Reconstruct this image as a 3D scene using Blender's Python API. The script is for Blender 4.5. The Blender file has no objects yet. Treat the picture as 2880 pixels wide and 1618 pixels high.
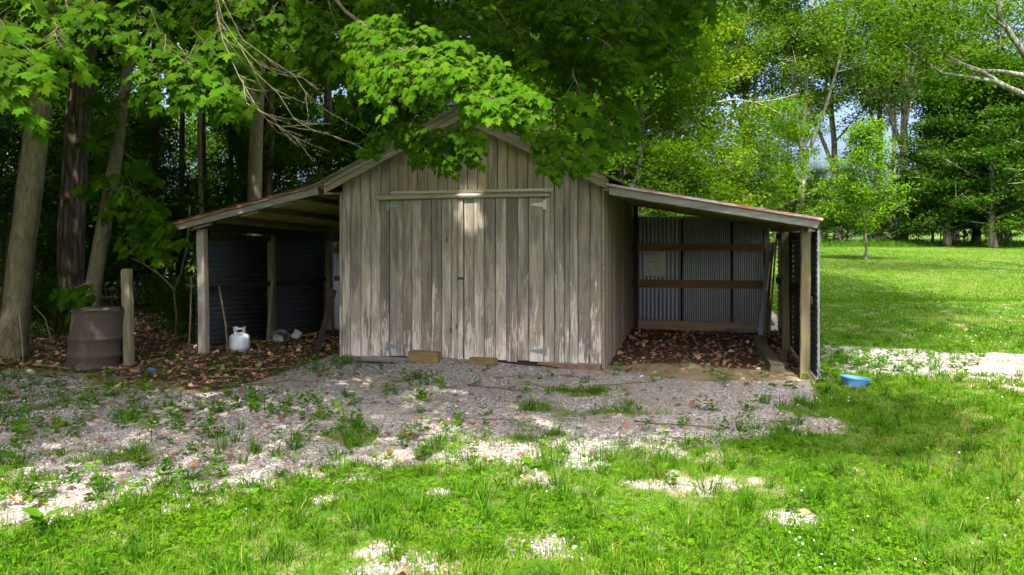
import bpy, math, random
import numpy as np
from mathutils import Vector

random.seed(7)
RNG = np.random.default_rng(11)
R = math.radians
scene = bpy.context.scene
COL = scene.collection

# ------------------------------------------------------------------ camera, sky, sun, exposure
YAW = R(13.8)
CAM = Vector((1.133, -9.575, 1.79))
FPX, HOR = 2095.0, 653.0
cam_d = bpy.data.cameras.new('camera')
cam = bpy.data.objects.new('camera', cam_d)
COL.objects.link(cam)
cam.location = CAM
cam.rotation_euler = (R(90), 0, YAW)
cam_d.sensor_width = 36.0
cam_d.lens = 36.0 * FPX / 2880.0
cam_d.shift_y = -(809.0 - HOR) / 2880.0
cam_d.clip_end = 2000.0
scene.camera = cam

SUN_EL = R(58)
TO_SUN = Vector((0.10 * math.cos(SUN_EL), -0.995 * math.cos(SUN_EL), math.sin(SUN_EL))).normalized()
world = bpy.data.worlds.new('World')
scene.world = world
world.use_nodes = True
wn = world.node_tree
wn.nodes.clear()
sky = wn.nodes.new('ShaderNodeTexSky')
sky.sky_type = 'NISHITA'
sky.sun_disc = False
sky.sun_elevation = SUN_EL
sky.sun_rotation = math.pi - 0.10
sky.air_density = 0.7
sky.dust_density = 8.0
sky.ozone_density = 4.0
bg = wn.nodes.new('ShaderNodeBackground')
bg.inputs['Strength'].default_value = 0.15
wo = wn.nodes.new('ShaderNodeOutputWorld')
wn.links.new(sky.outputs[0], bg.inputs[0])
wn.links.new(bg.outputs[0], wo.inputs[0])

sun_d = bpy.data.lights.new('sun', 'SUN')
sun_d.energy = 2.85
sun_d.angle = R(0.55)
sun_d.color = (1.0, 0.95, 0.86)
sun = bpy.data.objects.new('sun', sun_d)
COL.objects.link(sun)
sun.rotation_euler = (-TO_SUN).to_track_quat('-Z', 'Y').to_euler()
sun.location = (0, -20, 30)

scene.view_settings.view_transform = 'Standard'
scene.view_settings.look = 'None'
scene.view_settings.gamma = 1.0
scene.view_settings.exposure = 2.12
scene.view_settings.use_curve_mapping = False
scene.cycles.use_denoising = True
scene.cycles.use_adaptive_sampling = True
scene.cycles.adaptive_threshold = 0.03
scene.cycles.max_bounces = 6
scene.cycles.diffuse_bounces = 3
scene.cycles.glossy_bounces = 2
scene.cycles.transmission_bounces = 4
scene.cycles.transparent_max_bounces = 4
scene.cycles.sample_clamp_indirect = 6.0

# ------------------------------------------------------------------ helpers
RIGHT = np.array([math.cos(YAW), math.sin(YAW), 0.0])
FWD = np.array([-math.sin(YAW), math.cos(YAW), 0.0])
CAMN = np.array(CAM)
K = 2880.0 / 2576.0


def at(u, v, D):
    """world point at camera depth D (metres) seen at u, v (2576-wide frame)"""
    u, v = u * K, v * K
    return CAMN + D * (FWD + (u - 1440) / FPX * RIGHT + np.array([0, 0, (HOR - v) / FPX]))


def depth_of(x, y):
    return (x - CAM.x) * FWD[0] + (y - CAM.y) * FWD[1]


def vnoise(x, y, seed=0):
    x = np.asarray(x, float); y = np.asarray(y, float)
    xi = np.floor(x).astype(np.int64); yi = np.floor(y).astype(np.int64)
    fx = x - xi; fy = y - yi
    fx = fx * fx * (3 - 2 * fx); fy = fy * fy * (3 - 2 * fy)

    def h(a, b):
        n = (a * 374761393 + b * 668265263 + seed * 1442695041) & 0xffffffff
        n = ((n ^ (n >> 13)) * 1274126177) & 0xffffffff
        return ((n ^ (n >> 16)) & 0xffff) / 65535.0
    return (h(xi, yi) * (1 - fx) + h(xi + 1, yi) * fx) * (1 - fy) + (h(xi, yi + 1) * (1 - fx) + h(xi + 1, yi + 1) * fx) * fy


def fbm(x, y, s, seed=0, o=4):
    x = np.asarray(x, float); y = np.asarray(y, float)
    t = 0; a = 0.5; tot = 0
    for i in range(o):
        t = t + a * vnoise(x * s, y * s, seed + i * 17); tot += a
        s *= 2.03; a *= 0.55
    return t / tot


def sstep(a, b, x):
    t = np.clip((np.asarray(x, float) - a) / (b - a), 0, 1)
    return t * t * (3 - 2 * t)


def ground_z(x, y):
    x = np.asarray(x, float); y = np.asarray(y, float)
    D = depth_of(x, y)
    zf = np.interp(D, [11, 28, 45, 90, 300], [0, 0.76, 1.0, 1.4, 3.0])
    z = zf * sstep(1.5, 5.0, x + 0.0 * y)
    zl = -0.17 * sstep(0, 4, y) - 0.035 * np.clip(y - 4, 0, 20)
    z = z + zl * sstep(-3.3, -5.3, x)
    z = z + 0.095 * np.exp(-((x + 1.95) / 0.95) ** 2 - ((y + 0.02) / 0.50) ** 2)
    z = z + 0.03 * np.exp(-((x + 0.2) / 0.7) ** 2 - ((y + 0.1) / 0.5) ** 2)
    z = z - 0.05 * np.exp(-((x + 3.15) / 0.40) ** 2 - ((y - 0.1) / 0.35) ** 2)
    z = z + 0.06 * sstep(-5.5, -8.0, x) * sstep(-3.5, -1.0, y) * (1 - sstep(0.5, 2.5, y))
    near = 1 - sstep(25, 60, D)
    z = z + near * (0.05 * (fbm(x, y, 0.35, 3) - 0.5) + 0.03 * (fbm(x, y, 1.3, 9) - 0.5))
    return z


def gz(x, y):
    return float(ground_z(np.array([x]), np.array([y]))[0])


WPOS = {}


def link(o, parent=None, wpos=(0, 0, 0)):
    COL.objects.link(o)
    if parent is not None:
        o.parent = parent
        p = WPOS[parent.name]
    else:
        p = (0, 0, 0)
    o.location = (wpos[0] - p[0], wpos[1] - p[1], wpos[2] - p[2])
    WPOS[o.name] = tuple(wpos)
    return o


def tag(o, label=None, cat=None, group=None, kind=None):
    if label: o['label'] = label
    if cat: o['category'] = cat
    if group: o['group'] = group
    if kind: o['kind'] = kind
    return o


def thing(name, label, cat, loc=(0, 0, 0), group=None):
    o = bpy.data.objects.new(name, None)
    o.empty_display_size = 0.2
    link(o, None, loc)
    return tag(o, label, cat, group)


class MB:
    def __init__(s):
        s.v = []; s.f = []; s.m = []; s.r = []

    def add(s, verts, faces, mat=0):
        b = len(s.v)
        s.v += [tuple(map(float, p)) for p in verts]
        s.f += [tuple(b + i for i in q) for q in faces]
        s.m += [mat] * len(faces)
        return s

    def box(s, c, d, rz=0.0, rx=0.0, ry=0.0, mat=0, jit=0.0, cham=0.0):
        hx, hy, hz = d[0] / 2, d[1] / 2, d[2] / 2
        if cham > 0:
            c_ = min(cham, hx * .4, hy * .4, hz * .4)
            P = []
            for sz in (-1, 1):
                for (ix, iy) in ((1, 0), (0, 1)):
                    pass
            # chamfered box = 24 corner points
            idx = {}
            pts = []
            for sx in (-1, 1):
                for sy in (-1, 1):
                    for sz in (-1, 1):
                        for k in range(3):
                            p = [sx * (hx - c_), sy * (hy - c_), sz * (hz - c_)]
                            p[k] = (sx * hx, sy * hy, sz * hz)[k]
                            idx[(sx, sy, sz, k)] = len(pts); pts.append(p)
            F = []
            for k in range(3):
                a, b = [i for i in range(3) if i != k]
                for sg in (-1, 1):
                    q = []
                    for (sa, sb) in ((-1, -1), (1, -1), (1, 1), (-1, 1)):
                        t = [0, 0, 0]; t[k] = sg; t[a] = sa; t[b] = sb
                        q.append(idx[(t[0], t[1], t[2], k)])
                    F.append(q)
            for k in range(3):
                a, b = [i for i in range(3) if i != k]
                for sa in (-1, 1):
                    for sb in (-1, 1):
                        t1 = [0, 0, 0]; t1[a] = sa; t1[b] = sb
                        t0 = list(t1); t0[k] = -1; t2 = list(t1); t2[k] = 1
                        F.append([idx[(*t0, a)], idx[(*t2, a)], idx[(*t2, b)], idx[(*t0, b)]])
            for sx in (-1, 1):
                for sy in (-1, 1):
                    for sz in (-1, 1):
                        F.append([idx[(sx, sy, sz, 0)], idx[(sx, sy, sz, 1)], idx[(sx, sy, sz, 2)]])
        else:
            pts = [(sx * hx, sy * hy, sz * hz) for sx in (-1, 1) for sy in (-1, 1) for sz in (-1, 1)]
            F = [(0, 1, 3, 2), (4, 6, 7, 5), (0, 4, 5, 1), (2, 3, 7, 6), (0, 2, 6, 4), (1, 5, 7, 3)]
        cx, sx_ = math.cos(rx), math.sin(rx); cy, sy_ = math.cos(ry), math.sin(ry); cz, sz_ = math.cos(rz), math.sin(rz)
        out = []
        for (x, y, z) in pts:
            if jit:
                x += random.uniform(-jit, jit); y += random.uniform(-jit, jit); z += random.uniform(-jit, jit)
            y, z = y * cx - z * sx_, y * sx_ + z * cx
            x, z = x * cy + z * sy_, -x * sy_ + z * cy
            x, y = x * cz - y * sz_, x * sz_ + y * cz
            out.append((x + c[0], y + c[1], z + c[2]))
        return s.add(out, F, mat)

    def bar(s, p, q, w, h, mat=0, roll=0.0, cham=0.0):
        """rectangular bar from p to q; w across, h in the up direction"""
        p = np.array(p, float); q = np.array(q, float)
        d = q - p; L = np.linalg.norm(d); d /= L
        up = np.array([0, 0, 1.0]) if abs(d[2]) < 0.9 else np.array([0, 1.0, 0])
        x = np.cross(d, up); x /= np.linalg.norm(x); z = np.cross(x, d)
        if roll:
            x, z = x * math.cos(roll) + z * math.sin(roll), z * math.cos(roll) - x * math.sin(roll)
        V = []
        n = 4
        prof = [(-w / 2, -h / 2), (w / 2, -h / 2), (w / 2, h / 2), (-w / 2, h / 2)]
        if cham:
            c = cham
            prof = [(-w / 2 + c, -h / 2), (w / 2 - c, -h / 2), (w / 2, -h / 2 + c), (w / 2, h / 2 - c), (w / 2 - c, h / 2), (-w / 2 + c, h / 2), (-w / 2, h / 2 - c), (-w / 2, -h / 2 + c)]
        n = len(prof)
        for e in (p, q):
            for a, b in prof:
                V.append(e + x * a + z * b)
        F = [(i, (i + 1) % n, n + (i + 1) % n, n + i) for i in range(n)] + [tuple(range(n - 1, -1, -1)), tuple(range(n, 2 * n))]
        return s.add(V, F, mat)

    def tube(s, pts, rad, n=8, mat=0, cap=True, wob=0.0):
        pts = [np.array(p, float) for p in pts]
        if not hasattr(rad, '__len__'): rad = [rad] * len(pts)
        V = []; F = []
        ref = np.array([0.3, 1.0, 0.1])
        px = None
        for i, p in enumerate(pts):
            d = pts[min(i + 1, len(pts) - 1)] - pts[max(i - 1, 0)]
            d = d / (np.linalg.norm(d) + 1e-9)
            if px is None:
                if abs(np.dot(ref, d)) > 0.9: ref = np.array([1.0, 0, 0.2])
                x = np.cross(d, ref)
            else:
                x = px - d * np.dot(px, d)
            x /= np.linalg.norm(x) + 1e-9; y = np.cross(d, x); px = x
            for k in range(n):
                a = 2 * math.pi * k / n
                r = rad[i] * (1 + (random.uniform(-wob, wob) if wob else 0))
                V.append(p + (x * math.cos(a) + y * math.sin(a)) * r)
        for i in range(len(pts) - 1):
            for k in range(n):
                F.append((i * n + k, i * n + (k + 1) % n, (i + 1) * n + (k + 1) % n, (i + 1) * n + k))
        if cap:
            F.append(tuple(range(n - 1, -1, -1)))
            F.append(tuple((len(pts) - 1) * n + k for k in range(n)))
        return s.add(V, F, mat)

    def lathe(s, prof, n=32, c=(0, 0, 0), mat=0, capb=True, capt=True):
        V = []; F = []
        for (r, z) in prof:
            for k in range(n):
                a = 2 * math.pi * k / n
                V.append((c[0] + r * math.cos(a), c[1] + r * math.sin(a), c[2] + z))
        for i in range(len(prof) - 1):
            for k in range(n):
                F.append((i * n + k, i * n + (k + 1) % n, (i + 1) * n + (k + 1) % n, (i + 1) * n + k))
        if capb: F.append(tuple(range(n - 1, -1, -1)))
        if capt: F.append(tuple((len(prof) - 1) * n + k for k in range(n)))
        return s.add(V, F, mat)

    def build(s, name, mats, parent=None, origin=None, smooth=False):
        me = bpy.data.meshes.new(name)
        o0 = np.array(origin if origin is not None else (0, 0, 0), float)
        V = [tuple(np.array(p) - o0) for p in s.v]
        me.from_pydata(V, [], s.f)
        if not isinstance(mats, (list, tuple)): mats = [mats]
        for m in mats: me.materials.append(m)
        if len(mats) > 1:
            me.polygons.foreach_set('material_index', s.m)
        if smooth:
            me.polygons.foreach_set('use_smooth', [True] * len(me.polygons))
        me.update()
        o = bpy.data.objects.new(name, me)
        return link(o, parent, tuple(o0))


def np_mesh(name, V, F, mat, rnd=None, smooth=False):
    V = np.ascontiguousarray(V, np.float32); F = np.ascontiguousarray(F, np.int32)
    me = bpy.data.meshes.new(name)
    k = F.shape[1]
    me.vertices.add(len(V)); me.vertices.foreach_set('co', V.ravel())
    me.loops.add(F.size); me.loops.foreach_set('vertex_index', F.ravel())
    me.polygons.add(len(F))
    me.polygons.foreach_set('loop_start', np.arange(0, F.size, k, dtype=np.int32))
    if smooth: me.polygons.foreach_set('use_smooth', np.ones(len(F), bool))
    me.materials.append(mat)
    if rnd is not None:
        a = me.attributes.new('rnd', 'FLOAT', 'POINT')
        a.data.foreach_set('value', np.ascontiguousarray(rnd, np.float32))
    me.update(calc_edges=True)
    return me


def norm(a):
    return a / (np.linalg.norm(a, axis=-1, keepdims=True) + 1e-9)


def instance_np(tv, tf, pos, ydir, nrm, size, rnd=None):
    """stamp the template (tv, tf) at each pos with its y along ydir, z along nrm"""
    tv = np.asarray(tv, float); tf = np.asarray(tf, int)
    y = norm(np.asarray(ydir, float)); z = np.asarray(nrm, float)
    z = norm(z - y * np.sum(z * y, 1, keepdims=True)); x = np.cross(y, z)
    n = len(pos); size = np.asarray(size, float)
    if size.ndim == 1: size = np.stack([size] * 3, 1)
    P = tv[None] * size[:, None, :]
    V = pos[:, None, :] + P[..., 0:1] * x[:, None] + P[..., 1:2] * y[:, None] + P[..., 2:3] * z[:, None]
    F = tf[None] + (np.arange(n) * len(tv))[:, None, None]
    rr = np.repeat(RNG.random(n) if rnd is None else rnd, len(tv))
    return V.reshape(-1, 3), F.reshape(-1, tf.shape[1]), rr


def join_np(parts):
    V = []; F = []; r = []; b = 0
    for v, f, q in parts:
        V.append(v); F.append(f + b); r.append(q); b += len(v)
    return np.concatenate(V), np.concatenate(F), np.concatenate(r)


# ------------------------------------------------------------------ materials
def new_mat(name):
    m = bpy.data.materials.new(name)
    m.use_nodes = True
    nt = m.node_tree
    nt.nodes.clear()
    out = nt.nodes.new('ShaderNodeOutputMaterial')
    return m, nt, out


class NT:
    def __init__(s, nt): s.nt = nt

    def n(s, t, **kw):
        nd = s.nt.nodes.new(t)
        for k, v in kw.items():
            if k.startswith('i_'):
                nd.inputs[int(k[2:])].default_value = v
            else:
                setattr(nd, k, v)
        return nd

    def l(s, a, b): s.nt.links.new(a, b)

    def noise(s, vec, scale=5, detail=5, rough=.6, dist=0.0):
        nd = s.n('ShaderNodeTexNoise')
        if vec is not None: s.l(vec, nd.inputs['Vector'])
        nd.inputs['Scale'].default_value = scale; nd.inputs['Detail'].default_value = detail
        nd.inputs['Roughness'].default_value = rough; nd.inputs['Distortion'].default_value = dist
        return nd.outputs['Fac']

    def ramp(s, fac, stops):
        nd = s.n('ShaderNodeValToRGB')
        e = nd.color_ramp.elements
        while len(e) < len(stops): e.new(0.5)
        for i, (p, c) in enumerate(stops):
            e[i].position = p; e[i].color = (c[0], c[1], c[2], 1) if hasattr(c, '__len__') else (c, c, c, 1)
        s.l(fac, nd.inputs[0])
        return nd.outputs[0]

    def mix(s, fac, a, b, mode='MIX'):
        nd = s.n('ShaderNodeMix', data_type='RGBA', blend_type=mode)
        for i, x in ((0, fac), (6, a), (7, b)):
            if hasattr(x, 'is_linked') or hasattr(x, 'node'): s.l(x, nd.inputs[i])
            elif hasattr(x, '__len__'): nd.inputs[i].default_value = (x[0], x[1], x[2], 1)
            else: nd.inputs[i].default_value = x
        return nd.outputs[2]

    def math(s, op, a, b=0.0, clamp=False):
        nd = s.n('ShaderNodeMath', operation=op, use_clamp=clamp)
        for i, x in ((0, a), (1, b)):
            if hasattr(x, 'node'): s.l(x, nd.inputs[i])
            else: nd.inputs[i].default_value = x
        return nd.outputs[0]

    def mapping(s, vec, scale=(1, 1, 1), loc=None):
        nd = s.n('ShaderNodeMapping')
        s.l(vec, nd.inputs['Vector'])
        nd.inputs['Scale'].default_value = scale
        if loc is not None: s.l(loc, nd.inputs['Location'])
        return nd.outputs[0]

    def bump(s, h, strength=.4, dist=.01):
        nd = s.n('ShaderNodeBump')
        nd.inputs['Strength'].default_value = strength; nd.inputs['Distance'].default_value = dist
        s.l(h, nd.inputs['Height'])
        return nd.outputs[0]

    def bsdf(s, out, color, rough=.8, metal=0.0, normal=None, spec=.3):
        b = s.n('ShaderNodeBsdfPrincipled')
        for key, x in (('Base Color', color), ('Roughness', rough), ('Metallic', metal)):
            if hasattr(x, 'node'): s.l(x, b.inputs[key])
            elif hasattr(x, '__len__'): b.inputs[key].default_value = (x[0], x[1], x[2], 1)
            else: b.inputs[key].default_value = x
        b.inputs['Specular IOR Level'].default_value = spec
        if normal is not None: s.l(normal, b.inputs['Normal'])
        if out is not None: s.l(b.outputs[0], out.inputs[0])
        return b

    def objvec(s, offset=60.0):
        tc = s.n('ShaderNodeTexCoord'); oi = s.n('ShaderNodeObjectInfo')
        cb = s.n('ShaderNodeCombineXYZ')
        s.l(s.math('MULTIPLY', oi.outputs['Random'], offset), cb.inputs[0])
        s.l(s.math('MULTIPLY', oi.outputs['Random'], offset * 1.7), cb.inputs[1])
        s.l(s.math('MULTIPLY', oi.outputs['Random'], offset * 2.9), cb.inputs[2])
        ad = s.n('ShaderNodeVectorMath', operation='ADD')
        s.l(tc.outputs['Object'], ad.inputs[0]); s.l(cb.outputs[0], ad.inputs[1])
        return ad.outputs[0], oi.outputs['Random'], tc.outputs['Object']


def wood(name, dark, mid, light, axis='Z', peel=0.0, moss=0.0, rough=.85, var=.35, warm=None, stain=None):
    m, nt, out = new_mat(name); g = NT(nt)
    vec, rnd, ov = g.objvec()
    st = {'X': (.05, 1, 1), 'Y': (1, .05, 1), 'Z': (1, 1, .05)}[axis]
    grain = g.noise(g.mapping(vec, st), 55, 6, .65, .4)
    st2 = {'X': (.12, 1, 1), 'Y': (1, .12, 1), 'Z': (1, 1, .12)}[axis]
    streak = g.noise(g.mapping(vec, st2), 14, 4, .6, .8)
    patch = g.noise(g.mapping(vec, {'X': (.4, 1, 1), 'Y': (1, .4, 1), 'Z': (1, 1, .4)}[axis]), 4.5, 3, .5, .5)
    fac = g.math('ADD', g.math('MULTIPLY', grain, .5), g.math('MULTIPLY', streak, .5))
    col = g.ramp(fac, [(.30, dark), (.47, mid), (.66, light)])
    # each board has its own tone
    tone = g.ramp(rnd, [(0, 1 - var), (.5, 1.0), (1, 1 + var * .75)])
    col = g.mix(1.0, col, tone, 'MULTIPLY')
    if warm is not None:
        w = g.ramp(patch, [(.42, 0), (.62, 1)])
        col = g.mix(g.math('MULTIPLY', w, .55), col, warm)
    if stain is not None:
        sp = g.noise(g.mapping(vec, st2), 6, 4, .6, 1.0)
        col = g.mix(g.math('MULTIPLY', g.ramp(sp, [(.50, 0), (.66, 1)]), .8), col, stain)
        sp2 = g.noise(g.mapping(vec, (1, 1, .3)), 2.2, 4, .6, .6)
        col = g.mix(g.math('MULTIPLY', g.ramp(sp2, [(.50, 0), (.68, 1)]), .55), col, stain)
    # knots
    vo = g.n('ShaderNodeTexVoronoi', feature='F1')
    g.l(g.mapping(vec, {'X': (.55, 1, 1), 'Y': (1, .55, 1), 'Z': (1, 1, .55)}[axis]), vo.inputs['Vector'])
    vo.inputs['Scale'].default_value = 2.6
    kn = g.ramp(vo.outputs['Distance'], [(.035, 1), (.085, 0)])
    col = g.mix(g.math('MULTIPLY', kn, .75), col, (dark[0] * .5, dark[1] * .5, dark[2] * .5))
    if peel > 0:
        geo = g.n('ShaderNodeNewGeometry'); sx = g.n('ShaderNodeSeparateXYZ'); g.l(geo.outputs['Position'], sx.inputs[0])
        low = g.n('ShaderNodeMapRange'); g.l(sx.outputs[2], low.inputs[0])
        low.inputs[1].default_value = 1.9; low.inputs[2].default_value = .1; low.inputs[3].default_value = -.10; low.inputs[4].default_value = .10
        pn = g.noise(g.mapping(vec, (1, 1, .10)), 30, 7, .72, 1.2)
        pm = g.noise(g.mapping(vec, (1, 1, .35)), 5, 3, .5, .5)
        pf = g.math('ADD', g.math('ADD', g.math('MULTIPLY', pn, .6), g.math('MULTIPLY', pm, .4)), low.outputs[0])
        pk = g.ramp(pf, [(.575, 0), (.62, 1)])
        col = g.mix(g.math('MULTIPLY', pk, peel), col, (light[0] * 1.45, light[1] * 1.38, light[2] * 1.4))
        dk = g.ramp(g.math('SUBTRACT', 1.0, pf), [(.53, 0), (.64, 1)])
        col = g.mix(g.math('MULTIPLY', dk, .45 * peel), col, (dark[0] * .9, dark[1] * .85, dark[2] * .85))
    if moss > 0:
        mn = g.noise(vec, 5, 5, .6, .3)
        col = g.mix(g.math('MULTIPLY', g.ramp(mn, [(.48, 0), (.62, 1)]), moss), col, (.16, .165, .035))
    h = g.math('ADD', g.math('MULTIPLY', grain, .7), g.math('MULTIPLY', streak, .3))
    g.bsdf(out, col, rough, 0, g.bump(h, .55, .006), .2)
    return m


def leafmat(name, c0, c1, c2, trans=.35, rough=.45, spec=.35, objvar=.25):
    """leaf: diffuse with light coming through; colour varies leaf by leaf and tree by tree"""
    m, nt, out = new_mat(name); g = NT(nt)
    at_ = g.n('ShaderNodeAttribute', attribute_name='rnd')
    oi = g.n('ShaderNodeObjectInfo')
    f = g.math('FRACT', g.math('ADD', at_.outputs['Fac'], oi.outputs['Random']))
    tri = g.math('ABSOLUTE', g.math('SUBTRACT', g.math('MULTIPLY', f, 2.0), 1.0))
    col = g.ramp(tri, [(0, c0), (.55, c1), (1, c2)])
    tone = g.ramp(oi.outputs['Random'], [(0, 1 - objvar), (1, 1 + objvar)])
    col = g.mix(1.0, col, tone, 'MULTIPLY')
    b = g.bsdf(None, col, rough, 0, None, spec)
    t = g.n('ShaderNodeBsdfTranslucent')
    tc = g.mix(1.0, col, (1.35, 1.25, .45), 'MULTIPLY')
    g.l(tc, t.inputs[0])
    mx = g.n('ShaderNodeMixShader'); mx.inputs[0].default_value = trans
    g.l(b.outputs[0], mx.inputs[1]); g.l(t.outputs[0], mx.inputs[2]); g.l(mx.outputs[0], out.inputs[0])
    return m


def barkmat(name, dark, mid, light, sc=14, moss=0.25, stretch=.18, depth=.02, crack=1.0):
    m, nt, out = new_mat(name); g = NT(nt)
    vec, rnd, ov = g.objvec(20)
    mv = g.mapping(vec, (1, 1, stretch))
    n1 = g.noise(mv, sc, 7, .7, .6)
    vo = g.n('ShaderNodeTexVoronoi', feature='DISTANCE_TO_EDGE'); g.l(mv, vo.inputs['Vector']); vo.inputs['Scale'].default_value = sc * .9
    cr = g.ramp(vo.outputs['Distance'], [(0, 1 - crack), (.22, 1)])
    n2 = g.noise(vec, 1.7, 4, .6)
    col = g.ramp(g.math('MULTIPLY', n1, g.math('ADD', g.math('MULTIPLY', cr, .5), .5)), [(.12, dark), (.36, mid), (.6, light)])
    col = g.mix(g.math('MULTIPLY', g.ramp(n2, [(.45, 0), (.65, 1)]), moss), col, (.10, .105, .03))
    h = g.math('ADD', g.math('MULTIPLY', n1, .5), g.math('MULTIPLY', cr, .5))
    g.bsdf(out, col, .9, 0, g.bump(h, .8, depth), .15)
    return m


def metal(name, c0, c1, rough=.45, metallic=.75, rust=0.0, rustcol=(.16, .06, .025), scale=3.0, streak=(1, 1, .15), dirt=None):
    m, nt, out = new_mat(name); g = NT(nt)
    vec, rnd, ov = g.objvec(20)
    n1 = g.noise(vec, scale * 3, 5, .6)
    n2 = g.noise(g.mapping(vec, streak), scale * 4, 5, .65, .4)
    col = g.mix(n1, c0, c1)
    rf = g.math('ADD', g.math('MULTIPLY', n2, .6), g.math('MULTIPLY', g.noise(vec, scale, 4, .6), .4))
    k = g.ramp(rf, [(.62 - .35 * rust, 0), (.72 - .30 * rust, 1)])
    rc = g.mix(g.noise(vec, scale * 9, 4, .7), (rustcol[0] * .5, rustcol[1] * .5, rustcol[2] * .5), (rustcol[0] * 1.4, rustcol[1] * 1.4, rustcol[2] * 1.4))
    kk = g.math('MULTIPLY', k, 1.0 if rust > 0 else 0.0)
    col = g.mix(kk, col, rc)
    me = g.math('MULTIPLY', g.math('SUBTRACT', 1.0, kk), metallic)
    ro = g.math('ADD', g.math('MULTIPLY', kk, .9 - rough), rough)
    g.bsdf(out, col, ro, me, g.bump(n1, .15, .004), .4)
    return m


def plain(name, c, rough=.7, metallic=0.0, var=.25, scale=12, spec=.3, c2=None, bump=.2):
    m, nt, out = new_mat(name); g = NT(nt)
    vec, rnd, ov = g.objvec(20)
    n1 = g.noise(vec, scale, 5, .65)
    a = (c[0] * (1 - var), c[1] * (1 - var), c[2] * (1 - var)); b = (c[0] * (1 + var), c[1] * (1 + var), c[2] * (1 + var))
    col = g.mix(g.ramp(n1, [(.3, 0), (.7, 1)]), a, b if c2 is None else c2)
    g.bsdf(out, col, rough, metallic, g.bump(n1, bump, .004), spec)
    return m


def rndmat(name, stops, rough=.8, spec=.2, trans=0.0):
    """colour by the rnd attribute (stones, litter, blades)"""
    m, nt, out = new_mat(name); g = NT(nt)
    a = g.n('ShaderNodeAttribute', attribute_name='rnd')
    col = g.ramp(a.outputs['Fac'], stops)
    b = g.bsdf(None if trans else out, col, rough, 0, None, spec)
    if trans:
        t = g.n('ShaderNodeBsdfTranslucent'); g.l(g.mix(1.0, col, (1.3, 1.2, .5), 'MULTIPLY'), t.inputs[0])
        mx = g.n('ShaderNodeMixShader'); mx.inputs[0].default_value = trans
        g.l(b.outputs[0], mx.inputs[1]); g.l(t.outputs[0], mx.inputs[2]); g.l(mx.outputs[0], out.inputs[0])
    return m


M = {}
M['siding'] = wood('weathered_siding', (.095, .074, .056), (.295, .258, .205), (.52, .47, .39), 'Z', peel=.68, warm=(.31, .25, .17), var=.44, stain=(.125, .112, .10))
M['gable'] = wood('gable_siding', (.085, .070, .047), (.225, .190, .128), (.34, .29, .20), 'Z', warm=(.27, .20, .09), var=.24, stain=(.10, .09, .08))
M['side'] = wood('side_siding', (.10, .078, .057), (.22, .178, .13), (.32, .27, .20), 'Z', warm=(.20, .14, .075), var=.35)
M['fascia'] = wood('fascia_board', (.065, .055, .04), (.16, .137, .10), (.25, .22, .165), 'X', warm=(.25, .20, .12), var=.15)
M['greyboard'] = wood('grey_board', (.075, .072, .062), (.16, .155, .135), (.25, .24, .215), 'X', var=.1)
M['post'] = wood('post_wood', (.05, .04, .02), (.11, .092, .052), (.175, .152, .095), 'Z', warm=(.20, .15, .075), moss=.35, var=.1)
M['postgrey'] = wood('peeling_post', (.13, .11, .08), (.29, .28, .24), (.42, .42, .38), 'Z', warm=(.30, .20, .11), moss=.2, var=.05)
M['oldpost'] = wood('old_post', (.08, .065, .04), (.17, .145, .095), (.25, .22, .155), 'Z', warm=(.17, .14, .07), moss=.15, var=.1)
M['girt'] = wood('stained_girt', (.13, .062, .026), (.28, .14, .060), (.38, .21, .10), 'X', warm=(.18, .12, .07), var=.15)
M['base'] = wood('base_board', (.12, .075, .045), (.26, .175, .11), (.36, .26, .18), 'X', warm=(.25, .14, .07), var=.1)
M['dark'] = plain('dark_timber', (.035, .022, .015), .85, var=.4)
M['rafter'] = wood('rafter_wood', (.055, .04, .02), (.12, .094, .045), (.19, .155, .075), 'Y', var=.2)
M['inner'] = plain('shadow_gap', (.03, .025, .02), .95)
M['block'] = wood('treated_block', (.085, .055, .022), (.17, .115, .048), (.26, .185, .085), 'X', warm=(.20, .14, .05), var=.1)
M['tie'] = wood('mossy_tie', (.05, .045, .03), (.12, .105, .07), (.18, .16, .11), 'Y', moss=.6, var=.1)
M['rot'] = plain('rotten_wood', (.16, .085, .045), .95, var=.5, scale=18, bump=.9)
M['galv_dirt_shade'] = metal('dirty_shaded_galvanised', (.20, .22, .235), (.30, .325, .34), .5, .05, rust=.15, rustcol=(.12, .10, .06))  # dirty steel of flashing and padlock; on wall troughs it paints groove shade
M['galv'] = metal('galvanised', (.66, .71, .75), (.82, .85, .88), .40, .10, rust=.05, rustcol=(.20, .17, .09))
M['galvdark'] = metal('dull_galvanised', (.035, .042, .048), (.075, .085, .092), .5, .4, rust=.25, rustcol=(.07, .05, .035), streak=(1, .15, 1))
M['roofsteel'] = metal('roof_steel', (.18, .18, .185), (.32, .32, .33), .5, .6, rust=.2, rustcol=(.12, .06, .035))
M['rustroof'] = metal('rusted_roof', (.28, .25, .22), (.42, .38, .33), .6, .3, rust=.75, rustcol=(.24, .095, .04), streak=(.3, 1, 1))
M['pinkroof'] = metal('faded_red_roof', (.40, .33, .32), (.52, .43, .42), .55, .05, rust=.55, rustcol=(.40, .14, .115), streak=(.35, 1, 1))
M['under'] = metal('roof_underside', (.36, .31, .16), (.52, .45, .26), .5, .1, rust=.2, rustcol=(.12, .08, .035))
M['undershade'] = metal('shaded_underside', (.10, .08, .045), (.18, .145, .08), .6, .1, rust=.3, rustcol=(.09, .05, .025))  # darker tone that paints rib shade under the left roof
M['track'] = metal('track_steel', (.24, .21, .155), (.36, .32, .25), .38, .65, rust=.15, rustcol=(.20, .14, .08), streak=(.1, 1, 1))
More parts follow.
